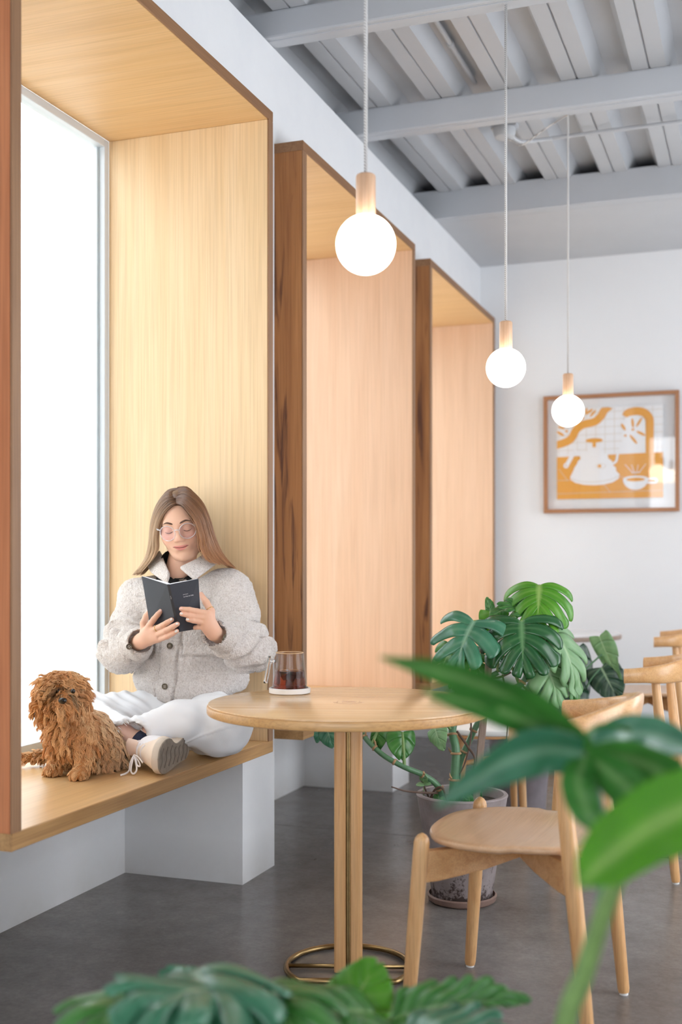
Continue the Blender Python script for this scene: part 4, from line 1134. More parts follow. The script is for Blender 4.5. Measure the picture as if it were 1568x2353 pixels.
def tubes(paths, rad, sides=3):
    """paths (n,m,3), rad (n,m) -> verts, quads; closed cross sections"""
    n, m, _ = paths.shape
    T = np.gradient(paths, axis=1); T /= np.maximum(np.linalg.norm(T, axis=2, keepdims=True), 1e-9)
    ref = np.random.default_rng(3).normal(size=(n,1,3)); A = np.cross(T, ref+0*T); A /= np.maximum(np.linalg.norm(A, axis=2, keepdims=True), 1e-9)
    B = np.cross(T, A)
    rings = [paths+(A*math.cos(2*math.pi*k/sides)+B*math.sin(2*math.pi*k/sides))*rad[:, :, None] for k in range(sides)]
    V = np.stack(rings, 2).reshape(-1, 3)
    base = (np.arange(n)[:, None, None]*m+np.arange(m-1)[None, :, None])*sides
    k = np.arange(sides)[None, None, :]; l = (k+1) % sides
    F = np.stack([base+k, base+l, base+sides+l, base+sides+k], -1).reshape(-1, 4)
    return V, F

# ---------------------------------------------------------------- the dog
def col_mat(name, rough=.6, sheen=0, spec=.4, sss=0):
    t = NT(name); at = t.n('ShaderNodeAttribute'); at.attribute_name = 'Col'
    t.l(at.outputs['Color'], t.b.inputs['Base Color']); t.set(Roughness=rough); t.b.inputs['Specular IOR Level'].default_value = spec
    if sheen: t.b.inputs['Sheen Weight'].default_value = sheen
    if sss:
        t.b.inputs['Subsurface Weight'].default_value = sss; t.b.inputs['Subsurface Radius'].default_value = (1,.35,.2); t.b.inputs['Subsurface Scale'].default_value = .006
    return t.m
ZBENCH = ZS
def build_dog():
    hd = np.array(P(142, 1589, 2.83)); ns = np.array(P(151, 1611, 2.742))
    root = empty('dog', (hd[0], 2.88, ZBENCH)); tag(root, 'small shaggy apricot dog sitting on the window seat', 'dog')
    inv = np.array(root.location)
    s = SDF((-2.16, 2.62, ZBENCH-.02), (-1.66, 3.16, .90), .006)
    fwd = (ns-hd)/np.linalg.norm(ns-hd)
    s.ell(hd+(0,0,.004), (.058,.060,.056), .02)
    s.cone(hd+fwd*.03+(0,0,-.012), hd+fwd*.072+(0,0,-.008), .034, .024, .02)
    right = np.array((.86,.5,0))
    eL, eR = np.array(P(97, 1598, 2.85)), np.array(P(184, 1594, 2.865))
    for e in (eL, eR):
        s.cone(hd+(e-hd)*.75+(0,0,.035), e+(0,0,-.02), .02, .022, .015)
        s.cone(e+(0,0,-.02), e+(0,0,-.055), .022, .012, .015)
    ch, bd, rp = np.array(P(168, 1680, 2.865)), np.array(P(200, 1692, 2.95)), np.array(P(218, 1722, 3.01))
    s.cone(hd+(0,.02,-.03), ch, .045, .058, .03)
    s.cone(ch, bd, .062, .072, .03); s.cone(bd, rp, .074, .080, .03)
    p1, p2 = np.array(Q(122, 1783, ZBENCH)), np.array(Q(183, 1792, ZBENCH))
    for p, x in ((p1, P(140, 1690, 2.86)), (p2, P(188, 1692, 2.85))):
        x = np.array(x); ank = p+(0,.015,.03)
        s.cone(x, x*.4+ank*.6+(0,.01,0), .036, .025, .02); s.cone(x*.4+ank*.6+(0,.01,0), ank, .025, .021, .015)
        s.ell(p+(0,-.004,.017), (.026,.032,.018), .012)
    hp = np.array(Q(250, 1768, ZBENCH)); s.ell(np.array(P(238, 1722, 2.96)), (.055,.07,.062), .02); s.ell(hp+(-.01,.0,.02), (.035,.05,.02), .015)
    hp2 = np.array(Q(120, 1755, ZBENCH)); s.ell(hp2+(.03,.03,.04), (.04,.05,.045), .02)
    tl = [np.array(q) for q in ((-1.93,3.04,.545), (-1.99,3.0,.545), (-2.04,2.95,.545), (-2.07,2.90,.545))]
    s.path(tl, [.018,.015,.013,.008], .012)
    s.plane((0,0,-1), -(ZBENCH+.0015), .004)
    V, F = s.mesh(); V = relax(V, F, 3); N = normals(V, F)
    basec = np.array(lin(176,118,68)[:3])
    cols = np.ones((len(V), 4), np.float32); cols[:, :3] = basec*1.1
    body = np_mesh('body', V-inv, F, col_mat('dog_skin', .8), root, cols=cols)
    # fur
    rg = np.random.default_rng(11)
    fa = np.linalg.norm(np.cross(V[F[:,1]]-V[F[:,0]], V[F[:,2]]-V[F[:,0]]), axis=1)
    fc = V[F].mean(1); vis = fc[:,2] > ZBENCH+.004
    pr = fa*vis; pr /= pr.sum()
    n = 27000
    fi = rg.choice(len(F), n, p=pr)
    w = rg.random((n,4))**.8; w /= w.sum(1, keepdims=True)
    root_p = (V[F[fi]]*w[:, :, None]).sum(1); nr = (N[F[fi]]*w[:, :, None]).sum(1); nr /= np.linalg.norm(nr, axis=1, keepdims=True)
    nc = 1150
    ci = rg.choice(n, nc, replace=False); cp = root_p[ci]
    ra, rb = root_p.astype(np.float32)-inv.astype(np.float32), cp.astype(np.float32)-inv.astype(np.float32)
    cl = ((ra**2).sum(1)[:, None]+(rb**2).sum(1)[None]-2*ra@rb.T).argmin(1)
    crng = rg.random((nc, 8))
    # region of each strand
    rel = root_p-hd
    head = (np.linalg.norm(rel*np.array((1,1,1.0)), axis=1) < .088) & (root_p[:,2] > hd[2]-.065)
    muz = head & (((root_p-(hd+fwd*.070+(0,0,-.006)))**2).sum(1) < .034**2)
    ear = ((np.linalg.norm(root_p-(eL+(0,0,-.03)), axis=1) < .05) | (np.linalg.norm(root_p-(eR+(0,0,-.03)), axis=1) < .05))
    leg = (root_p[:,2] < ZBENCH+.085) & (root_p[:,1] < 2.90)
    tail = root_p[:,0] < -1.955
    tail &= root_p[:,2] < .60
    ln = np.full(n, .052); ln[leg] = .032; ln[head] = .052; ln[muz] = .024; ln[ear] = .050; ln[tail] = .026
    paw = leg & (root_p[:,2] < ZBENCH+.035); ln[paw] = .014
    ln *= .75+.5*rg.random(n)
    # flow: out of the skin, then down; on the head away from the crown
    down = np.array((0,0,-1.0))
    flow = nr*.35+down*.8
    crown = hd+(0.0,.005,.06)
    out = root_p-crown; out[:,2] = 0; out /= np.maximum(np.linalg.norm(out, axis=1, keepdims=True), 1e-6)
    flow[head] = nr[head]*.25+down*.6+out[head]*.5
    side_m = np.cross(fwd, (0,0,1)); sgn = np.sign(((root_p-hd)@side_m))[:, None]
    flow[ear] = nr[ear]*.12+down*.95+out[ear]*.12
    flow[muz] = nr[muz]*.5+down*.45+sgn[muz]*side_m*.55
    fore = head & (rel@fwd > .02) & (rel[:,2] > .0)
    flow[fore] = nr[fore]*.5+down*.35+sgn[fore]*side_m*.5
    flow[tail] = nr[tail]*.7+np.array((-.6,-.5,-.1))
    flow += (crng[cl, :3]-.5)*.75
    flow -= nr*np.minimum(0, (flow*nr).sum(1, keepdims=True))   # never into the skin
    flow /= np.linalg.norm(flow, axis=1, keepdims=True)
    m = 9; t = np.linspace(0, 1, m)
    lc = np.zeros((n, m, 3)); lc[:, 0] = root_p
    ph = crng[cl, 3]*6.28; fr = 1.3+1.5*crng[cl, 4]
    s1 = np.cross(flow, nr); s1 /= np.maximum(np.linalg.norm(s1, axis=1, keepdims=True), 1e-6)
    cur = flow.copy()
    for k in range(1, m):
        wv = np.sin(ph+fr*6.28*t[k])[:, None]*s1*.8+np.cos(ph*1.7+fr*5*t[k])[:, None]*nr*.35
        dv = cur+wv; dv /= np.linalg.norm(dv, axis=1, keepdims=True)
        lc[:, k] = lc[:, k-1]+dv*(ln/(m-1))[:, None]
        cur = cur+down*.10; cur /= np.linalg.norm(cur, axis=1, keepdims=True)
    # gather strands into locks
    guide = lc[ci][cl]
    pull = (.82*t**1.1)[None, :, None]
    lc = lc*(1-pull)+(guide+(lc[:, :1]-guide[:, :1])*.35)*pull
    lc[..., 2] = np.maximum(lc[..., 2], ZBENCH+.0015)
    rad = np.outer(.00085+.0005*rg.random(n), np.array([1, 1.05, 1.05, 1.0, .95, .85, .7, .5, .15]))
    TV, TF = tubes(lc, rad, 3)
    a = np.array(lin(214,148,94)[:3]); b = np.array(lin(248,202,150)[:3]); c = np.array(lin(252,230,200)[:3])
    mixr = np.clip(.15+.75*crng[cl, 5]+.2*(rg.random(n)-.5), 0, 1)
    pale = np.clip((root_p[:,1]-2.88)/.1, 0, 1)*.5*(~head)
    cs = a+(b-a)*mixr[:, None]; cs = cs+(c-cs)*pale[:, None]
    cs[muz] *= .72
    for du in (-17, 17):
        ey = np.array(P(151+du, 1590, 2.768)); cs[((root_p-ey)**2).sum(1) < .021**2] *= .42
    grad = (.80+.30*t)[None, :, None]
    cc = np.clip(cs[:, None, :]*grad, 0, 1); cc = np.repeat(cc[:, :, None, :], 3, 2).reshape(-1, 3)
    cols = np.ones((len(TV), 4), np.float32); cols[:, :3] = cc
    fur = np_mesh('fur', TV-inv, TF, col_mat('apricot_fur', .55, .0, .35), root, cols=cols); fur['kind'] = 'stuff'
    black = plain('wet_black_nose', lin(26,22,22), .25)
    nm = NT('nose')
    o = MB().lathe([(0,-.009), (.006,-.008), (.0105,-.003), (.012,.002), (.009,.007), (0,.009)], n=20, close=False).build('nose', black, root, smooth=True)
    o.location = Vector(ns-inv)+Vector((-.002,-.012,.002))
    for du, sx in ((-17, -1), (17, 1)):
        e = MB().lathe([(0,-.007), (.005,-.005), (.007,0), (.005,.005), (0,.007)], n=16, close=False).build('eye', black, root, smooth=True)
        e.location = Vector(np.array(P(151+du, 1588, 2.768))-inv)
    return root
build_dog()
# ---------------------------------------------------------------- the woman reading
A = lambda u, v, y: np.array(P(u, v, y))
def pixv(V):
    Xc = CS*V[:,0]+SN*V[:,1]; Z = -SN*V[:,0]+CS*V[:,1]
    return 784+FPX*Xc/Z, V0-FPX*(V[:,2]-CAMH)/Z
WO = Vector((-1.80, 3.42, ZS)); WI = np.array(WO)
who = empty('person', WO); tag(who, 'person in a grey fleece jacket and white trousers, cross-legged, reading a black book', 'person')
# head frame
az, pt, rl = math.radians(17), math.radians(17), math.radians(8)
HO = A(419, 1200, 3.43)
fy = np.array((math.sin(az)*math.cos(pt), -math.cos(az)*math.cos(pt), -math.sin(pt)))
fx = np.array((-math.cos(az), -math.sin(az), 0.0))
fz = np.cross(fx, fy)
fx, fz = fx*math.cos(rl)-fz*math.sin(rl), fz*math.cos(rl)+fx*math.sin(rl)
HR = np.stack([fx, fy, fz], 1)                 # local -> world
toW = lambda p: HO+HR@np.array(p, float)
toL = lambda p: HR.T@(np.array(p, float)-HO)
H = SDF((-.10,-.13,-.235), (.10,.125,.125), .0018)
H.ell((0,-.012,.026), (.071,.092,.077), .01)
H.ell((0,.012,-.02), (.064,.078,.085), .03)
H.ell((0,.032,-.062), (.046,.052,.050), .03)
H.ell((0,.066,-.100), (.022,.019,.017), .020)
for s in (-1, 1):
    H.ell((s*.037,.047,-.032), (.027,.030,.030), .025)
    H.ell((s*.024,.076,.019), (.022,.010,.008), .016)          # brow
    H.ell((s*.0315,.094,-.004), (.019,.014,.013), .014, op='sub')
    H.ell((s*.031,.0675,-.004), (.0165,.0165,.0145), .006)      # lidded eye
    H.cone((s*.052,.0,-.056), (s*.026,.055,-.095), .020, .015, .02)  # jaw
    H.ell((s*.0115,.0925,-.0355), (.0075,.009,.0065), .006)     # nostril wings
    H.ell((s*.0745,-.012,-.012), (.008,.017,.028), .008)        # ear
H.cone((0,.082,.012), (0,.0985,-.024), .0065, .0085, .012)
H.ell((0,.1025,-.031), (.0095,.0095,.0085), .008)
H.ell((0,.076,-.063), (.027,.012,.018), .014)                   # mouth mound
for x in np.linspace(-1, 1, 9):
    zz = .0045*x*x; th = 1-.55*abs(x)**1.5
    H.ell((x*.021,.0845-.011*x*x,-.0597+zz), (.006,.0046*th+.001,.0036*th), .004)
    H.ell((x*.019,.0838-.011*x*x,-.0680+zz*1.2), (.006,.0052*th,.0046*th), .004)
    H.ell((x*.025,.0905-.011*x*x,-.0637+zz*1.5), (.005,.004,.0011), .0025, op='sub')
H.ell((0,.092,-.080), (.020,.008,.005), .010, op='sub')
nb = toL(A(405, 1345, 3.46))
H.cone((0,-.030,-.060), nb, .044, .050, .014)
HV, HF = H.mesh(); HV = relax(HV, HF, 2, .4)
def face_y(x, z):
    i, k = int(round((x-H.lo[0])/H.h)), int(round((z-H.lo[2])/H.h))
    col = H.F[i, :, k]; j = np.where(col < 0)[0].max()
    f0, f1 = col[j], col[j+1]; return H.lo[1]+H.h*(j+f0/(f0-f1))
skin = np.array(lin(228,184,158)[:3]); lipc = np.array(lin(222,146,138)[:3]); blush = np.array(lin(220,156,136)[:3])
hc = np.tile(skin, (len(HV), 1))
x, y, z = HV.T
lz = z-.0048*np.minimum(1, (x/.021)**2)*1.0
m = (np.abs(x) < .0255) & (y > .066) & (lz > -.0728+.010*np.abs(x/.025)**2) & (lz < -.0556-.006*np.abs(x/.025)**1.6)
hc[m] = lipc
ln_ = (np.abs(x) < .0265) & (y > .066) & (np.abs(lz+.0637) < .0011); hc[ln_] = lipc*.45
bl = np.exp(-(((np.abs(x)-.042)/.02)**2+((z+.03)/.02)**2))*(y > .02)*.5
tip = np.exp(-((x/.012)**2+((z+.032)/.012)**2))*(y > .09)*.35
bl = np.maximum(bl, tip)*(~m)
hc = hc+(blush-hc)*bl[:, None]
lid = np.exp(-(((np.abs(x)-.031)/.016)**2+((z-.003)/.009)**2))*(y > .05)*.22
hc = hc*(1-lid[:, None]*np.array((.35,.5,.5)))
HW = HV@HR.T+HO

# arms, hands
SHL, SHR = A(322, 1378, 3.47), A(530, 1365, 3.46)
ELL, ELR = A(284, 1492, 3.33), A(568, 1490, 3.34)
WRL, WRR = A(322, 1475, 3.135), A(494, 1456, 3.135)
def hand(wr, wdir, palm, fingers, thumb):
    pts = np.array([wr, *palm, *[q for f in fingers for q in f[0]], *thumb[0]])
    S = SDF(pts.min(0)-.06, pts.max(0)+.03, .0017)
    S.cone(wr-wdir*.05, wr, .026, .0235, .01)
    pm = np.mean(palm, 0)
    for q in palm: S.cone(wr+(q-wr)*.15, q, .0150, .0098, .016)
    S.ell((wr+pm)/2, (.021,.017,.021), .016)
    for P_, R_ in fingers: S.path(P_, R_, .0022)
    S.path(thumb[0], thumb[1], .004)
    V, F = S.mesh(); return relax(V, F, 2, .35), F
def fing(pts, r=.0088): return ([np.array(p) for p in pts], [r*1.12, r*1.06, r*.96, r*.80])
# image-left hand: four fingers laid over the left cover, thumb behind it
palmL = [A(343,1438,3.098), A(354,1447,3.092), A(362,1458,3.090), A(366,1469,3.094)]
fL = [fing([palmL[0], A(354,1423,3.082), A(363,1412,3.080), A(370,1404,3.083)]),
      fing([palmL[1], A(373,1438,3.064), A(384,1431,3.058), A(395,1424,3.060)]),
      fing([palmL[2], A(382,1449,3.058), A(396,1441,3.048), A(408,1434,3.049)]),
      fing([palmL[3], A(384,1463,3.064), A(397,1456,3.054), A(407,1450,3.053)], .0078)]
tL = ([A(331,1452,3.115), A(330,1432,3.122), A(336,1417,3.132), A(345,1404,3.136)], [.0125,.0110,.0100,.0080])
# image-right hand: three fingers in sight on the right cover, little one tucked under, thumb up behind
palmR = [A(479,1410,3.092), A(476,1419,3.088), A(471,1430,3.088), A(469,1441,3.094)]
fR = [fing([palmR[0], A(453,1405,3.074), A(435,1401,3.060), A(417,1399,3.050)]),
      fing([palmR[1], A(452,1417,3.074), A(435,1414,3.060), A(418,1411,3.050)]),
      fing([palmR[2], A(456,1428,3.076), A(444,1426,3.066), A(432,1424,3.060)], .0083),
      fing([palmR[3], A(457,1441,3.100), A(449,1442,3.112), A(446,1439,3.122)], .0075)]
tR = ([A(486,1430,3.108), A(485,1404,3.112), A(474,1384,3.118), A(462,1366,3.126)], [.0135,.0115,.0103,.0080])
dL = (WRL-ELL)/np.linalg.norm(WRL-ELL); dR = (WRR-ELR)/np.linalg.norm(WRR-ELR)
LV, LF = hand(WRL, dL, palmL, fL, tL); RV, RF = hand(WRR, dR, palmR, fR, tR)
def hand_cols(V, fs):
    c = np.tile(np.array(lin(227,181,155)[:3]), (len(V), 1)); red = np.array(lin(214,150,128)[:3])
    for P_, R_ in fs:
        for j, q in enumerate(P_):
            w = np.exp(-((V-q)**2).sum(1)/(.008**2))*(.55 if j in (1, 3) else .3)
            c = c+(red-c)*w[:, None]
    return c
# legs
PEL = A(432, 1655, 3.47)
HIL, KNL, ANL = A(385,1652,3.43), A(172,1640,3.25), A(280,1684,3.045)
HIR, KNR, ANR = A(478,1650,3.44), A(506,1664,3.235), A(318,1684,3.045)
FTL = np.array((-1.735, 3.045, .574))
# one body under the clothes
B = SDF((-2.2, 2.93, ZS), (-1.42, 3.62, 1.16), .008)
B.cone(PEL, A(428,1440,3.48), .11, .105, .04); B.cone(A(360,1370,3.48), A(492,1362,3.47), .055, .055, .05); B.cone(A(428,1440,3.48), A(408,1350,3.475), .10, .055, .05)
for a, b, c, r in ((SHL, ELL, WRL, (.045,.036,.024)), (SHR, ELR, WRR, (.045,.036,.024))): B.path([a, b, c], r, .02)
B.path([HIL, KNL, ANL, FTL], (.068,.050,.031,.030), .012); B.path([HIR, KNR, A(352,1676,3.075)], (.068,.055,.032), .02)
B.plane((0,0,-1), -(ZS+.002), .004)
BV, BF = B.mesh(); BV = relax(BV, BF, 2)
parts = [(HW, HF, hc), (LV, LF, hand_cols(LV, fL+[tL])), (RV, RF, hand_cols(RV, fR+[tR])), (BV, BF, np.tile(np.array(lin(230,190,172)[:3]), (len(BV), 1)))]
off = 0; VV = []; FF = []; CC = []
for v, f, c in parts: VV.append(v); FF.append(f+off); CC.append(c); off += len(v)
cols = np.ones((off, 4), np.float32); cols[:, :3] = np.concatenate(CC)
body = np_mesh('body', np.concatenate(VV)-WI, np.concatenate(FF), col_mat('skin', .48, 0, .4, .12), who, cols=cols)
# nails
nail_pink = plain('bare_nail', lin(240,196,184), .2); nail_white = plain('white_nail', lin(240,236,232), .2); nail_dot = plain('black_nail_dot', lin(24,22,24), .3)
def nail(P_, mat, dots=True):
    a, b = P_[-2], P_[-1]; t = (b-a)/np.linalg.norm(b-a); vw = np.array(tocam(Vector(b))); n = vw-t*(vw@t)+np.array((0,0,.25)); n -= t*(n@t); n /= np.linalg.norm(n); s = np.cross(t, n)
    c = b+n*.0058-t*.0002
    mb = MB(); rings = []
    for k, (q, h) in enumerate(((1, 0), (.8, .0009), (.45, .0014), (.02, .0016))):
        rings.append([Vector(c+t*(.0058*q*math.cos(w))+s*(.0042*q*math.sin(w))+n*(h-.0012*(q*math.sin(w))**2)) for w in np.linspace(0, 2*math.pi, 17)[:-1]])
    mb.loft(rings); mb.v = [tuple(Vector(p)-WO) for p in mb.v]
    o = mb.build('fingernail', mat, who, smooth=True)
    if mat is nail_white:
        for dx, dy, r in ((.0015,.0012,.0013), (-.002,-.001,.001)):
            q = c+t*dx+s*dy+n*.0016-WI
            MB().lathe([(0,-.0006), (r,0), (0,.0006)], tuple(q), 8, close=False).build('nail_dot', nail_dot, o)
for f in (fL[0], fR[0]): nail(f[0], nail_pink)
for f in (fL[1], fL[2], fL[3], fR[1], fR[2]): nail(f[0], nail_white)
def ring_on(a, b, q, r, name='finger_ring'):
    c = a+(b-a)*q; t = Vector(b-a).normalized(); u = t.orthogonal().normalized(); w = t.cross(u)
    MB().tube([Vector(c-WI)+(u*math.cos(k)+w*math.sin(k))*r for k in np.linspace(0, 2*math.pi, 25)[:-1]], .0011, 6, closed=True).build(name, M['gold'], who, smooth=True)
M['gold'] = plain('gold', lin(220,180,110), .2, metal=1.0)
ring_on(fL[1][0][0], fL[1][0][1], .42, .0102); ring_on(tR[0][1], tR[0][2], .2, .0118)

# ---- face details
def arc_on_face(xs, zs, lift, rad, name, mat, n=14):
    c = catmull([(a, 0, b) for a, b in zip(xs, zs)], n)
    pts = [Vector(toW((p.x, face_y(p.x, p.z)+lift, p.z)))-WO for p in c]
    rr = [rad*interp([0, .15, .6, 1], [.45, 1, 1, .25], i/n) for i in range(n+1)]
    return MB().tube(pts, rr, 8).build(name, mat, who, smooth=True)
M['brow'] = plain('dark_brow_hair', lin(92,64,52), .7); M['lash'] = plain('dark_lashes', lin(38,28,28), .6)
for s in (-1, 1):
    arc_on_face([s*.012, s*.022, s*.034, s*.047], [.0185, .0225, .0245, .0190], -.0004, .0030, 'eyebrow', M['brow'])
    arc_on_face([s*.0175, s*.024, s*.031, s*.038, s*.0455], [-.0075, -.0105, -.0118, -.0105, -.0065], .0004, .0011, 'eyelash', M['lash'])
MB().lathe([(0,-.0045), (.0032,-.0032), (.0045,0), (.0032,.0032), (0,.0045)], tuple(toW((.074,.004,-.043))-WI), 14, close=False).build('pearl_earring', plain('pearl', lin(240,228,206), .2), who, smooth=True)

# ---- clear round glasses
def clear_plastic():
    t = NT('clear_acetate'); t.set(Base_Color=lin(236,228,230), Roughness=.08, Alpha=.45); t.b.inputs['Specular IOR Level'].default_value = .9
    return t.m
CP = clear_plastic()
lens = NT('tinted_lens'); tr = lens.n('ShaderNodeBsdfTransparent'); tr.inputs[0].default_value = (1,.99,1,1); gg = lens.n('ShaderNodeBsdfGlossy'); gg.inputs['Roughness'].default_value = .02; gg.inputs['Color'].default_value = (.75,.6,1,1)
mx = lens.n('ShaderNodeMixShader'); mx.inputs[0].default_value = .035; lens.l(tr.outputs[0], mx.inputs[1]); lens.l(gg.outputs[0], mx.inputs[2]); lens.l(mx.outputs[0], lens.t.nodes['Material Output'].inputs['Surface'])
gs = empty('glasses'); gs.parent = who
LB3 = lambda p: Vector(toW(p))-WO
GY, GZ, GR = .1005, -.0085, .0258
for s in (-1, 1):
    cx = s*.0335
    ring = [(cx+GR*math.cos(a)*1.02, GY-.0035*abs((cx+GR*math.cos(a))/.03)**2*1.2, GZ+GR*math.sin(a)*.97) for a in np.linspace(0, 2*math.pi, 41)[:-1]]
    MB().tube([LB3(p) for p in ring], .0016, 8, closed=True).build('rim', CP, gs, smooth=True)
    mb = MB(); n = len(ring); mb.add([LB3((p[0], p[1], p[2])) for p in ring]+[LB3((p[0], p[1]-.0012, p[2])) for p in ring], [tuple(range(n)), tuple(range(2*n-1, n-1, -1))]+[(i, (i+1) % n, n+(i+1) % n, n+i) for i in range(n)])
    mb.build('lens', lens.m, gs)
    MB().tube([LB3((s*.0575, GY-.014, GZ+.012)), LB3((s*.0665, GY-.022, GZ+.0135)), LB3((s*.0725, GY-.034, GZ+.013)), LB3((s*.078, .02, GZ+.012)), LB3((s*.079, -.015, GZ+.006))], [.0028,.0030,.0026,.0022,.002], 8).build('temple', CP, gs, smooth=True)
    MB().lathe([(0,-.001), (.0014,-.001), (.0014,.001), (0,.001)], tuple(LB3((s*.0655, GY-.018, GZ+.0135))), 10, close=False).build('rivet', M['alu'], gs)
MB().tube([LB3(p) for p in ((-.0085,GY,GZ+.006), (-.005,GY+.002,GZ+.0095), (.005,GY+.002,GZ+.0095), (.0085,GY,GZ+.006))], .0019, 8).build('bridge', CP, gs, smooth=True)

# ---- clothes
def fleece():
    t = NT('grey_fleece'); v = t.coords()
    vo = t.n('ShaderNodeTexVoronoi', _Scale=210.0); t.l(v, vo.inputs['Vector'])
    n = t.n('ShaderNodeTexNoise', _Scale=95.0, _Detail=5.0, _Roughness=.7); t.l(v, n.inputs['Vector'])
    n2 = t.n('ShaderNodeTexNoise', _Scale=9.0, _Detail=3.0); t.l(v, n2.inputs['Vector'])
    ml = t.n('ShaderNodeMath', operation='MULTIPLY_ADD'); t.l(vo.outputs['Distance'], ml.inputs[0]); ml.inputs[1].default_value = -.55; t.l(n.outputs['Fac'], ml.inputs[2])
    t.l(t.ramp(ml.outputs[0], [(.0, lin(206,196,190)), (.3, lin(225,217,212)), (.6, lin(234,228,224))]), t.b.inputs['Base Color'])  # shade between the tufts put into the colour, darker in the lows
    t.set(Roughness=.95, Sheen_Weight=.25); t.b.inputs['Specular IOR Level'].default_value = .1
    t.bump(ml.outputs[0], .9, .006); return t.m
M['fleece'] = fleece()
J = SDF((-2.20, 3.02, .63), (-1.36, 3.635, 1.15), .0042)
J.ell(A(437,1560,3.465), (.200,.138,.155), .04); J.ell(A(432,1460,3.475), (.185,.135,.15), .05); J.ell(A(424,1385,3.48), (.175,.115,.085), .05)
J.cone(SHL+np.array((.035,.0,.0)), SHL, .080, .076, .04); J.cone(SHR-np.array((.035,0,0)), SHR, .078, .076, .04)
CFL, CFR = WRL-dL*.018, WRR-dR*.018
J.cone(SHL, ELL, .072, .072, .018); J.cone(ELL, CFL, .070, .045, .010)
J.cone(SHR, ELR, .072, .072, .018); J.cone(ELR, CFR, .070, .045, .010)
J.ell(ELL+np.array((-.01,.0,-.015)), (.07,.07,.06), .03); J.ell(ELR+np.array((.012,0,-.012)), (.07,.07,.06), .03)
# front opening for the neck, cuffs hollowed, straight hem
J.cone(A(400,1300,3.42), A(389,1338,3.325), .050, .024, .02, op='sub')
J.cone(A(404,1300,3.46), A(405,1200,3.46), .070, .08, .02, op='sub')
for c, d in ((CFL, dL), (CFR, dR)):
    J.cone(c+d*.012, c+d*.08, .036, .038, .004, op='sub')
hl, hr = A(305,1624,3.34), A(580,1596,3.34)
nrm = np.cross((hr-hl)/np.linalg.norm(hr-hl), (0,1,0)); nrm = -nrm if nrm[2] > 0 else nrm
nrm = nrm/np.linalg.norm(nrm)
hm = SDF.__new__(SDF)
ax = [J.lo[i]+J.h*np.arange(J.F.shape[i]) for i in range(3)]
e = nrm[0]*(ax[0][:, None, None]-hl[0])+nrm[1]*(ax[1][None, :, None]-hl[1])+nrm[2]*(ax[2][None, None, :]-hl[2])
J._in((slice(None),)*3, -e, .02, 'sub')
JV, JF = J.mesh(); JV = relax(JV, JF, 2); JN = normals(JV, JF)
u, v = pixv(JV)
disp = np.zeros(len(JV))
front = JN[:,1] < -.2
def band(d, w): return np.clip(1-np.abs(d)/w, 0, 1)
def sstep(a, b, x): q = np.clip((x-a)/(b-a), 0, 1); return q*q*(3-2*q)
# folds: crumpled elbows, pull lines from the shoulder, slack over the belly
def seg_t(a, b): d = b-a; return ((JV-a)@d)/(d@d), np.linalg.norm(JV-a-np.clip(((JV-a)@d)/(d@d), 0, 1)[:, None]*d, axis=1)
for a, b, sd in ((SHL, ELL, 0), (SHR, ELR, 1)):
    t, dd = seg_t(a, b); w = (dd < .11)*sstep(.35, .8, t)*sstep(1.35, .95, t)
    disp += w*.012*np.sin(t*22+np.sin(JV[:,0]*31+sd)*1.6+JV[:,1]*18)
for a, b, sd in ((ELL, CFL, 0), (ELR, CFR, 1)):
    t, dd = seg_t(a, b); w = (dd < .09)*sstep(-.2, .2, t)*sstep(.95, .6, t)
    disp += w*.011*np.sin(t*13+JV[:,2]*48+JV[:,0]*20+sd*2)
    disp += (dd < .085)*(t > .80)*.0025
    disp -= (dd < .085)*band(t-.78, .03)*.003
tor = (u > 300) & (u < 590) & (v > 1470)
disp += tor*.007*np.sin(JV[:,2]*46+np.sin(JV[:,0]*17)*1.8)*sstep(1470, 1530, v)
disp += vnoise(JV, 15, 1)*.018
# placket, pockets and their seams
armmask = np.ones(len(JV), bool)
for a, b in ((ELL, CFL), (ELR, CFR), (SHL, ELL), (SHR, ELR)):
    t, dd = seg_t(a, b); armmask &= ~((dd < .082) & (t > -.05) & (t < 1.1))
pu = np.interp(v, [1310, 1360, 1480, 1580, 1640], [417, 404, 392, 381, 374])
pl = front & armmask & (v > 1315)
disp += pl*.0055*sstep(21, 18, np.abs(u-pu)); disp -= pl*.006*band(np.abs(u-pu)-21.5, 2.6)
def pocket(u0, u1, v0, v1):
    global disp
    i = np.minimum(np.minimum(u-u0, u1-u), np.minimum(v-v0, v1-v))
    disp += pl*.0055*sstep(0, 3, i); disp -= pl*.006*band(i+2, 2.6)
pocket(421, 516, 1372, 1506); pocket(298, 352, 1372, 1440)
disp += vnoise(JV, 120, 2)*.0034+vnoise(JV, 230, 3)*.0030
JV = JV+JN*disp[:, None]
jk = np_mesh('jacket', JV-WI, JF, M['fleece'], who)
def flap(inner, outer, name='collar'):
    ci, co = catmull([A(*p) for p in inner], 14), catmull([A(*p) for p in outer], 14)
    vs = []; F = []
    for i in range(15):
        for k in range(7):
            q = k/6; p = ci[i].lerp(co[i], q); d = Vector(tocam(p)); p = p+d*(.012*math.sin(math.pi*min(1, q*1.1))+.004)
            vs.append(p-WO)
    for i in range(14):
        for k in range(6): a = i*7+k; F.append((a, a+1, a+8, a+7))
    o = MB().add(vs, F).build(name, M['fleece'], jk, smooth=True)
    sm = o.modifiers.new('solid', 'SOLIDIFY'); sm.thickness = .013; sm.offset = -1
    sb = o.modifiers.new('sub', 'SUBSURF'); sb.levels = 2; sb.render_levels = 2
flap([(478,1264,3.50), (448,1283,3.41), (412,1300,3.345)], [(510,1284,3.48), (484,1302,3.39), (448,1330,3.320)])
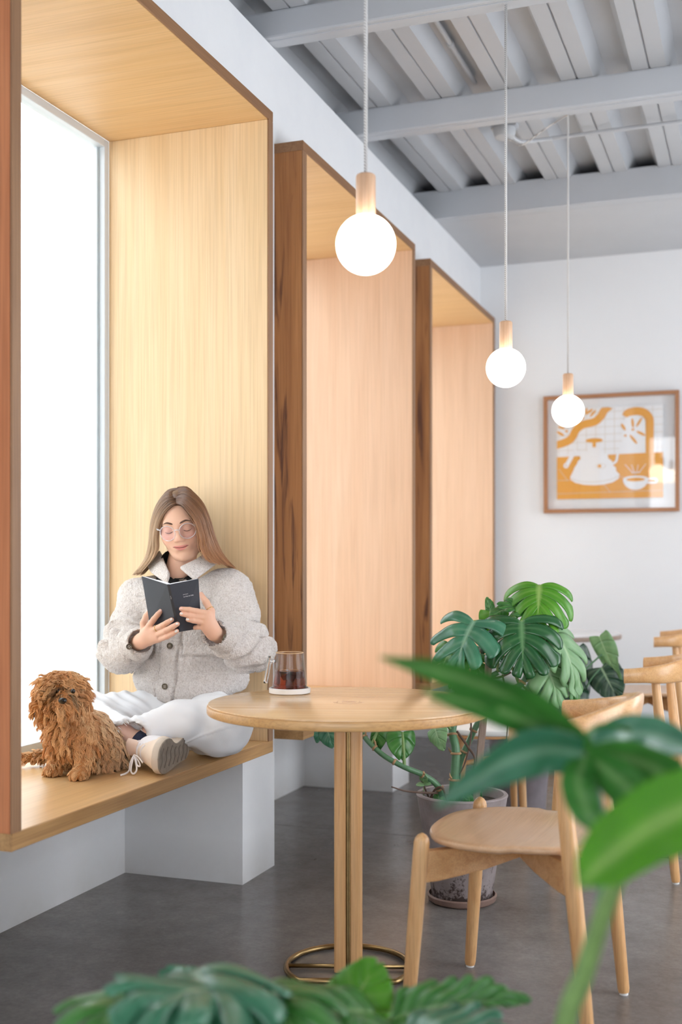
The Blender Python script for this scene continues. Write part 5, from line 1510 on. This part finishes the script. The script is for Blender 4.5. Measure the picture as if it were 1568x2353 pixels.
flap([(366,1262,3.49), (376,1285,3.41), (388,1312,3.345)], [(336,1298,3.46), (346,1315,3.385), (380,1340,3.325)])
# buttons
M['horn'] = plain('horn_button', lin(96,86,70), .25, noise=.5, nscale=180)
def button(uu, vv, r=.0105):
    k = np.argmin((u-uu)**2+(v-vv)**2+(JV[:,1]-3.0)**2*3000); c = JV[k]; n = Vector(JN[k]).normalized()
    q = Vector((0,0,1)).rotation_difference(n)
    mb = MB().lathe([(0,.001), (r*.55,.001), (r*.7,.0032), (r*.92,.0036), (r,.002), (r*.95,-.002), (0,-.002)], n=24, close=False)
    mb.v = [tuple(q @ Vector(p)+Vector(c)+n*.002-WO) for p in mb.v]
    o = mb.build('button', M['horn'], jk, smooth=True, angle=.9)
    for dx, dy in ((1,1), (1,-1), (-1,1), (-1,-1)):
        mb = MB().lathe([(0,.0), (.0011,.0), (.0011,.0018), (0,.0018)], (dx*.0022, dy*.0022, .0005), 8, close=False); mb.v = [tuple(q @ Vector(p)+Vector(c)+n*.002-WO) for p in mb.v]
        mb.build('button_hole', M['print_line'], o)
for b in ((416,1324), (391,1483), (382,1576), (517,1465), (297,1487)): button(*b, r=.0105 if b[0] < 500 and b[0] > 300 else .0095)
# black shirt in the neck opening
Sh = SDF((-2.05,3.2,.95), (-1.6,3.6,1.18), .004)
Sh.cone(A(425,1390,3.49), A(408,1330,3.47), .105, .066, .03); Sh.cone(A(408,1335,3.47), A(408,1296,3.452), .066, .0585, .02)
Sh.cone(A(408,1310,3.45), A(412,1245,3.42), .0545, .05, .004, op='sub')
SV, SF = Sh.mesh(); np_mesh('shirt', SV-WI, SF, plain('black_jersey', lin(20,20,23), .9), who)
# trousers
def denim():
    t = NT('white_denim'); v = t.coords(); n = t.n('ShaderNodeTexNoise', _Scale=300.0, _Detail=3.0); t.l(v, n.inputs['Vector'])
    t.set(Base_Color=lin(234,235,238), Roughness=.8); t.bump(n.outputs['Fac'], .15, .001); return t.m
T = SDF((-2.21, 2.94, ZS-.02), (-1.42, 3.635, .86), .005)
T.ell(PEL+np.array((.0,.0,.0)), (.185,.128,.130), .04)
T.path([HIL, KNL], (.092,.072), .03); T.path([KNL, ANL-(KNL-ANL)*.03], (.070,.046), .03)
T.path([HIR, KNR], (.100,.090), .05); T.path([KNR, A(420,1660,3.14), A(352,1676,3.075)], (.090,.066,.050), .03)
T.path([A(352,1676,3.075), A(322,1684,3.05)], (.050,.047), .02)
T.ell(A(500,1700,3.32), (.085,.11,.05), .03)
T.plane((0,0,-1), -(ZS+.0015), .006)
aL = (ANL-KNL)/np.linalg.norm(ANL-KNL); T.cone(ANL+aL*.028, ANL+aL*.11, .038, .046, .004, op='sub')
aR = (A(322,1684,3.05)-A(400,1665,3.12)); aR /= np.linalg.norm(aR); eR = A(322,1684,3.05); T.cone(eR+aR*.02, eR+aR*.10, .040, .044, .004, op='sub')
TV, TF = T.mesh(); TV = relax(TV, TF, 3); TN = normals(TV, TF); u, v = pixv(TV)
d = np.zeros(len(TV))
kd = np.linalg.norm(TV-KNR, axis=1)
d += .006*np.sin(kd*85+TV[:,2]*22)*np.exp(-(kd/.13)**2)*sstep(.05, .09, kd)
kd = np.linalg.norm(TV-A(408,1612,3.2), axis=1); d += .010*np.exp(-(kd/.022)**2)-.006*np.exp(-((kd-.045)/.014)**2)
q = A(455,1640,3.15); kd = np.linalg.norm(TV-q, axis=1); d += .0035*np.sin((TV@np.array((30,40,95))))*np.exp(-(kd/.07)**2)
# outer seam of the near leg, hem turn-ups
sv = np.interp(u, [420, 455, 480, 500, 520, 550], [1708, 1694, 1684, 1676, 1670, 1664]); d += .0035*band(v-sv, 3.5)*(u > 418)*(TN[:,1] < .2)
hemR = ((TV-eR)@aR); d += .004*(np.linalg.norm(TV-eR, axis=1) < .075)*sstep(-.018, -.010, hemR)
d += vnoise(TV, 24, 5)*.013+vnoise(TV, 10, 6)*.014
far = (u < 370) & (v < 1660); d += far*.0030*np.sin(u*.20-v*.30)*sstep(370, 300, u)
TV = TV+TN*d[:, None]; TV[:,2] = np.maximum(TV[:,2], ZS+.001)
tro = np_mesh('trousers', TV-WI, TF, denim(), who)
fray = plain('frayed_threads', lin(238,238,240), .9)
mb = MB(); rr = random.Random(5)
ht = ANL+aL*.045
for k in range(26):
    a = rr.uniform(0, 6.28); o1 = Vector(aL).orthogonal().normalized(); o2 = Vector(aL).cross(o1)
    p = Vector(ht)+(o1*math.cos(a)+o2*math.sin(a))*.042; L = rr.uniform(.006, .02)
    mb.tube([p-WO, p+Vector(aL)*L*.6+Vector((0,0,-.002))-WO, p+Vector(aL)*L+Vector((rr.uniform(-.006,.006), 0, -.006))-WO], [.0011,.0009,.0004], 5)
mb.build('frayed_hem', fray, tro, smooth=True)
# sock
so = MB().tube([Vector(p)-WO for p in (ANL+(FTL-ANL)*.62, ANL+(FTL-ANL)*.8, FTL)], [.0372,.0385,.039], 20); so.build('sock', plain('navy_knit_sock', lin(38,44,66), .95, noise=.3, nscale=250, bump=.5), who, smooth=True)

# ---- trainers
def shoe(name, O, Lx, Ux, parent):
    """O: sole centre under the toe tip; Lx toe->heel; Ux up through the shoe"""
    Lx = np.array(Lx)/np.linalg.norm(Lx); Ux = np.array(Ux)-Lx*np.dot(Ux, Lx); Ux /= np.linalg.norm(Ux); Wx = np.cross(Ux, Lx)
    if Wx[2] < 0: Wx = -Wx
    R = np.stack([Lx, Wx, Ux], 1); O = np.array(O)
    fx_ = lambda q: R@np.array(q, float)+O
    S = SDF((-.03,-.07,.012), (.29,.07,.17), .0035)
    S.ell((.065,.002,.022), (.066,.047,.034), .01); S.ell((.108,.0,.044), (.068,.043,.062), .03); S.ell((.20,-.002,.042), (.052,.036,.052), .03)
    S.cone((.125,0,.080), (.190,-.002,.096), .036, .037, .025)
    S.cone((.160,0,.105), (.170,0,.18), .028, .034, .008, op='sub')
    S.plane((0,0,-1), -.018, .004)
    V, F = S.mesh(); V = relax(V, F, 2)
    cream, white, pink_ = np.array(lin(238,222,206)[:3]), np.array(lin(240,238,242)[:3]), np.array(lin(236,206,192)[:3])
    c = np.tile(white, (len(V), 1)); c[(V[:,0] < .055+.02*np.cos(V[:,1]*40)) | (V[:,2] < .034)] = cream
    c[(V[:,0] > .165) & (V[:,2] > .07)] = cream
    cols = np.ones((len(V), 4), np.float32); cols[:, :3] = c
    sh = empty(name); sh.parent = parent
    np_mesh('upper', V@R.T+O-WI, F, col_mat('shoe_fabric', .8), sh, cols=cols)
    out = [(-.008,0), (-.002,.028), (.018,.044), (.05,.052), (.08,.049), (.105,.036), (.135,.027), (.165,.030), (.195,.037), (.225,.036), (.247,.022), (.254,0), (.247,-.022), (.225,-.035), (.19,-.037), (.15,-.041), (.10,-.049), (.06,-.053), (.03,-.047), (.005,-.03)]
    cc = catmull([(a, b, 0) for a, b in out+[out[0]]], 60)[:-1]
    def ringz(z, k): return [Vector(fx_((.12+(p.x-.12)*k, p.y*k, z)))-WO for p in cc]
    MB().loft([ringz(.0235, .965), ringz(.020, 1.0), ringz(.006, 1.0), ringz(.003, .985)]).build('midsole', plain('off_white_rubber', lin(214,200,184), .6), sh, smooth=True, angle=.7)
    ol = MB().loft([ringz(.0032, .985), ringz(.0, .97)]).build('outsole', plain('worn_grey_rubber', lin(146,134,122), .75, noise=.2, nscale=60, bump=.3), sh)
    for k in range(7):
        l0 = .012+k*.034
        pts = [(l0, -.032), (l0+.012, -.010), (l0+.004, .010), (l0+.014, .027 if not 2 < k < 5 else .018)]
        MB().tube([Vector(fx_((a, b, -.0004)))-WO for a, b in pts], .0018, 6).build('tread_bar', plain('tread', lin(118,106,96), .8), ol, smooth=True)
    lace = plain('white_lace', lin(240,238,244), .8)
    def topz(l, w):
        i = int((l+.03)/.0035); j = int((w+.07)/.0035); col = S.F[i, j, :]; k = np.where(col < 0)[0]
        return (.012+.0035*k.max()+.003) if len(k) else .08
    for k in range(6):
        l = .052+k*.0115
        pts = [(l+.004*(k % 2), w, topz(l, w)) for w in np.linspace(-.024, .024, 7)]
        MB().tube([Vector(fx_(p))-WO for p in pts], .0030, 8, flat=.5).build('lace', lace, sh, smooth=True)
    tg = []
    for q in range(7):
        l = .092+.022*q/6; hh = .104+.045*(q/6)
        tg.append([Vector(fx_((l+dl, w, hh+dh)))-WO for w, dl, dh in ((-.024,.004,0), (-.012,0,.003), (0,-.001,.004), (.012,0,.003), (.024,.004,0), (.024,.012,-.002), (0,.007,.0), (-.024,.012,-.002))])
    MB().loft(tg).build('tongue', plain('peach_tongue', lin(238,212,196), .8), sh, smooth=True)
    return sh, fx_, lace
s1, fxs, lace = shoe('shoe', (-1.604, 2.897, .5665), (-.03,.235,-.002), (-1,-.14,.10), who)
b0 = Vector(A(308, 1735, 2.93)); G = ZS+.004
def lc(pts, r=.0028): MB().tube([p-WO for p in catmull(pts, 30)], r, 8, flat=.55).build('lace_bow', lace, s1, smooth=True)
def gb(u_, v_): q = Q(u_, v_, ZS+.005); return q
lc([b0, Vector(A(303,1755,2.92)), Vector(A(301,1772,2.915)), Vector(A(307,1778,2.915)), Vector(A(314,1770,2.915)), Vector(A(313,1755,2.92)), b0])
lc([b0, Vector(A(318,1748,2.915)), Vector(A(322,1760,2.915)), Vector(A(315,1758,2.915)), Vector(A(312,1745,2.92)), b0])
lc([b0, Vector(A(300,1752,2.92)), Vector(A(297,1770,2.92)), gb(288,1778), gb(277,1781)])
lc([b0, Vector(A(318,1740,2.91)), Vector(A(328,1753,2.905))])
shoe('shoe', (-1.975, 3.185, ZS+.055), (.20,-.05,0), (.1,.75,.35), who)

# ---- hair: locks combed from the parting, over a cap on the skull
def hairside(front, mid, back, n, seed, sheet_col):
    rg = np.random.default_rng(seed); m = 26
    C3 = [np.array([list(p) for p in catmull([A(*q) for q in c], m-1)]) for c in (front, mid, back)]
    def at(a):  # quadratic blend front -> mid -> back
        a = np.asarray(a)[:, None, None]; L0 = (1-a)*(1-2*a); L1 = 4*a*(1-a); L2 = a*(2*a-1)
        return L0*C3[0][None]+L1*C3[1][None]+L2*C3[2][None]
    a = rg.random(n)**.9
    base = at(a)
    t = np.linspace(0, 1, m)
    cl = rg.integers(0, 60, n); ca = (np.arange(60)+.5)/60*1.0; cl = np.clip((a*60).astype(int)+rg.integers(-1, 2, n), 0, 59)
    ph = rg.random((60, 3))*6.28
    ctr = np.array(HO)+HR@np.array((0,-.01,.02))
    outw = base-ctr; outw[..., 2] *= .35; outw /= np.maximum(np.linalg.norm(outw, axis=2, keepdims=True), 1e-6)
    depth = rg.random(n)**1.4*.012
    wig = (np.sin(ph[cl, 0][:, None]+t[None]*5.0)*.0035*t[None]+rg.normal(size=(n,1))*.0018+np.sin(t[None]*3.14)*.001*rg.normal(size=(n,1)))
    tang = np.gradient(base, axis=1); tang /= np.maximum(np.linalg.norm(tang, axis=2, keepdims=True), 1e-9)
    sidev = np.cross(tang, outw)
    clump = np.sin(a*60*6.28)*.0012
    L = base-outw*depth[:, None, None]+sidev*wig[..., None]+outw*(clump[:, None]*t[None])[..., None]
    # ragged ends
    endc = 1-.20*rg.random(n)
    idx = np.clip(t[None]*endc[:, None]*(m-1), 0, m-1.001); i0 = idx.astype(int); f = (idx-i0)[..., None]
    L = np.take_along_axis(L, i0[..., None], 1)*(1-f)+np.take_along_axis(L, i0[..., None]+1, 1)*f
    rad = np.outer(.0009+.0006*rg.random(n), np.interp(t, [0, .08, .75, 1], [.8, 1.1, 1.0, .25]))
    V, F = tubes(L, rad, 3)
    root, tipc = np.array(lin(98,66,46)[:3]), np.array(lin(*sheet_col)[:3])
    k = (ph[cl, 1]/6.28)[:, None]*.45+.75+rg.random((n,1))*.15
    cc = (root[None, None]+(tipc-root)[None, None]*np.interp(t, [0,.2,.5,1], [0,.12,.55,1])[None, :, None])*k[..., None]
    cc = np.repeat(cc[:, :, None, :], 3, 2).reshape(-1, 3)
    # backing sheet just under the locks
    g_ = at(np.linspace(0, 1, 24)); ow = g_-ctr; ow[..., 2] *= .35; ow /= np.maximum(np.linalg.norm(ow, axis=2, keepdims=True), 1e-6); g_ = g_-ow*.010
    SVv = g_[:, :m-2].reshape(-1, 3); mm = m-2
    SFf = np.array([(i*mm+j, i*mm+j+1, (i+1)*mm+j+1, (i+1)*mm+j) for i in range(23) for j in range(mm-1)])
    sc = np.tile(root*.8+tipc*.15, (len(SVv), 1))
    return np.concatenate([V, SVv]), np.concatenate([F, SFf+len(V)]), np.concatenate([np.clip(cc, 0, 1), sc])
hL = hairside([(405,1157,3.345), (391,1163,3.335), (373,1182,3.335), (362,1206,3.345), (357,1236,3.36), (358,1264,3.375), (345,1290,3.375), (322,1318,3.375)],
              [(405,1134,3.40), (384,1137,3.385), (362,1162,3.385), (348,1200,3.39), (343,1240,3.40), (336,1275,3.41), (322,1300,3.41), (303,1322,3.41)],
              [(408,1121,3.46), (386,1128,3.48), (362,1165,3.50), (352,1205,3.51), (350,1245,3.51), (350,1280,3.50), (340,1305,3.49), (325,1325,3.47)], 2300, 21, (206,174,140))
hRr = hairside([(405,1157,3.345), (420,1161,3.335), (438,1182,3.335), (453,1206,3.34), (461,1236,3.35), (464,1262,3.36), (472,1282,3.355), (490,1296,3.36)],
              [(405,1133,3.40), (428,1128,3.385), (458,1152,3.38), (476,1186,3.385), (488,1226,3.395), (503,1262,3.405), (520,1286,3.41), (538,1304,3.415)],
              [(408,1121,3.46), (434,1123,3.48), (464,1160,3.50), (482,1200,3.51), (494,1240,3.515), (506,1275,3.515), (520,1296,3.51), (536,1308,3.50)], 2500, 22, (172,122,84))
cap = SDF((-.11,-.15,-.12), (.11,.12,.14), .004)
cap.ell((0,-.014,.026), (.0735,.0945,.0795), .01); cap.cone((0,-.05,.0), (0,-.06,-.09), .065, .055, .03)
cap.ell((0,.085,-.055), (.075,.075,.115), .02, op='sub')
CV, CF = cap.mesh(); CV = relax(CV, CF, 2)
cc_ = np.tile(np.array(lin(98,66,46)[:3])*.9, (len(CV), 1))
off = 0; VV = []; FF = []; CC = []
for v_, f_, c_ in (hL, hRr, (CV@HR.T+HO, CF, cc_)): VV.append(v_); FF.append(f_+off); CC.append(c_); off += len(v_)
cols = np.ones((off, 4), np.float32); cols[:, :3] = np.concatenate(CC)
hair = np_mesh('hair', np.concatenate(VV)-WI, np.concatenate(FF), col_mat('brown_hair', .36, 0, .6), who, cols=cols)

# ---------------------------------------------------------------- the book in her hands
bk = empty('book', P(399, 1397, 3.06)); tag(bk, 'open black paperback held up by the seated reader', 'book'); BO = Vector(bk.location)
cover = plain('charcoal_cover', lin(50,54,64), .55, noise=.06, nscale=300); spine_m = plain('black_spine', lin(36,38,46), .5)
paper = plain('white_pages', lin(236,238,246), .7)
st_, sb_ = P(387,1343,3.036), P(411,1452,3.076)
wS = Vector((.0042,0,0))
lt, lb = P(325.5,1324,3.088), P(344,1434,3.122)
rt_, rb_ = P(456.5,1330,3.090), P(463,1443.5,3.128)
def slab(a, b, c, d, th, name, mat):
    n = (b-a).cross(d-a).normalized()
    if n.y < 0: n = -n
    mb = MB().prism([p-BO for p in (a, b, c, d)], n*th); return mb.build(name, mat, bk, bevel=.0003, seg=1)
sl0, sl1, sr0, sr1 = st_-wS, sb_-wS, st_+wS, sb_+wS
slab(lt, sl0, sl1, lb, .0007, 'back_cover', cover)
fc_ = slab(sr0, rt_, rb_, sr1, .0007, 'front_cover', cover)
sp = slab(sl0, sr0, sr1, sl1, .0007, 'spine', spine_m)
def pages(a, b, c, d, name):
    n = (b-a).cross(d-a).normalized(); n = -n if n.y < 0 else n
    i1 = lambda p, q, k: p.lerp(q, k)
    e1, e2 = (b-a), (d-a)
    A0, B0, C0, D0 = a+e1*.01-e2*.004, b-e1*.02-e2*.002, c-e1*.02-e2*.012, d+e1*.01-e2*.012
    rows = 8; mb = MB()
    # fanned block: thick at the gutter, curling over towards the fore edge
    ringT = []; ringB = []
    for k in range(rows+1):
        q = k/rows; h = .0105*(1-q)**.5*(.6+.4*math.sin(math.pi*min(1, q*1.5+.2)))+.0008
        ringT.append((i1(A0, B0, q), h)); ringB.append((i1(D0, C0, q), h))
    v = [p+n*.0008-BO for p, _ in ringT]+[p+n*(.0008+h)-BO for p, h in ringT]+[p+n*.0008-BO for p, _ in ringB]+[p+n*(.0008+h)-BO for p, h in ringB]
    m = rows+1; f = []
    for k in range(rows):
        f += [(k, k+1, m+k+1, m+k), (2*m+k, 3*m+k, 3*m+k+1, 2*m+k+1), (m+k, m+k+1, 3*m+k+1, 3*m+k), (k, 2*m+k, 2*m+k+1, k+1)]
    f += [(0, m, 3*m, 2*m), (rows, 2*m+rows, 3*m+rows, m+rows)]
    mb.add(v, f).build(name, paper, bk)
pages(sl0, lt, lb, sl1, 'page_block'); pages(sr0, rt_, rb_, sr1, 'page_block')
def text_on(parent, s, org, ex, ey, size, mat, loc_u, loc_v):
    cu = bpy.data.curves.new('lettering', 'FONT'); cu.body = s; cu.size = size; cu.extrude = .00004
    o = bpy.data.objects.new('lettering', cu); COL.objects.link(o); o.parent = parent
    X_ = ex.normalized(); N_ = X_.cross(ey).normalized(); Y_ = N_.cross(X_)
    if N_.y > 0: N_ = -N_
    Mx = Matrix((X_, Y_, N_)).transposed().to_4x4(); Mx.translation = org+ex*loc_u+ey*loc_v+N_*.0003-BO
    cu.materials.append(mat)
    me = bpy.data.meshes.new_from_object(o.evaluated_get(bpy.context.evaluated_depsgraph_get()))
    bpy.data.objects.remove(o)
    o = bpy.data.objects.new('lettering', me); COL.objects.link(o); o.parent = parent; o.matrix_local = Mx
    if not me.materials: me.materials.append(mat)
    return o
ink = plain('white_ink', lin(236,236,240), .6)
ex, ey = rt_-sr0, sr0-sr1
text_on(fc_, 'Jean Lenoir', sr1, ex, ey, .0034, ink, .37, .735)
text_on(fc_, 'Le Nez du Café', sr1, ex, ey, .0048, ink, .37, .685)
text_on(sp, 'Le Nez', sr0, (sb_-st_), (sr0-sl0), .0034, ink, .24, -.70)
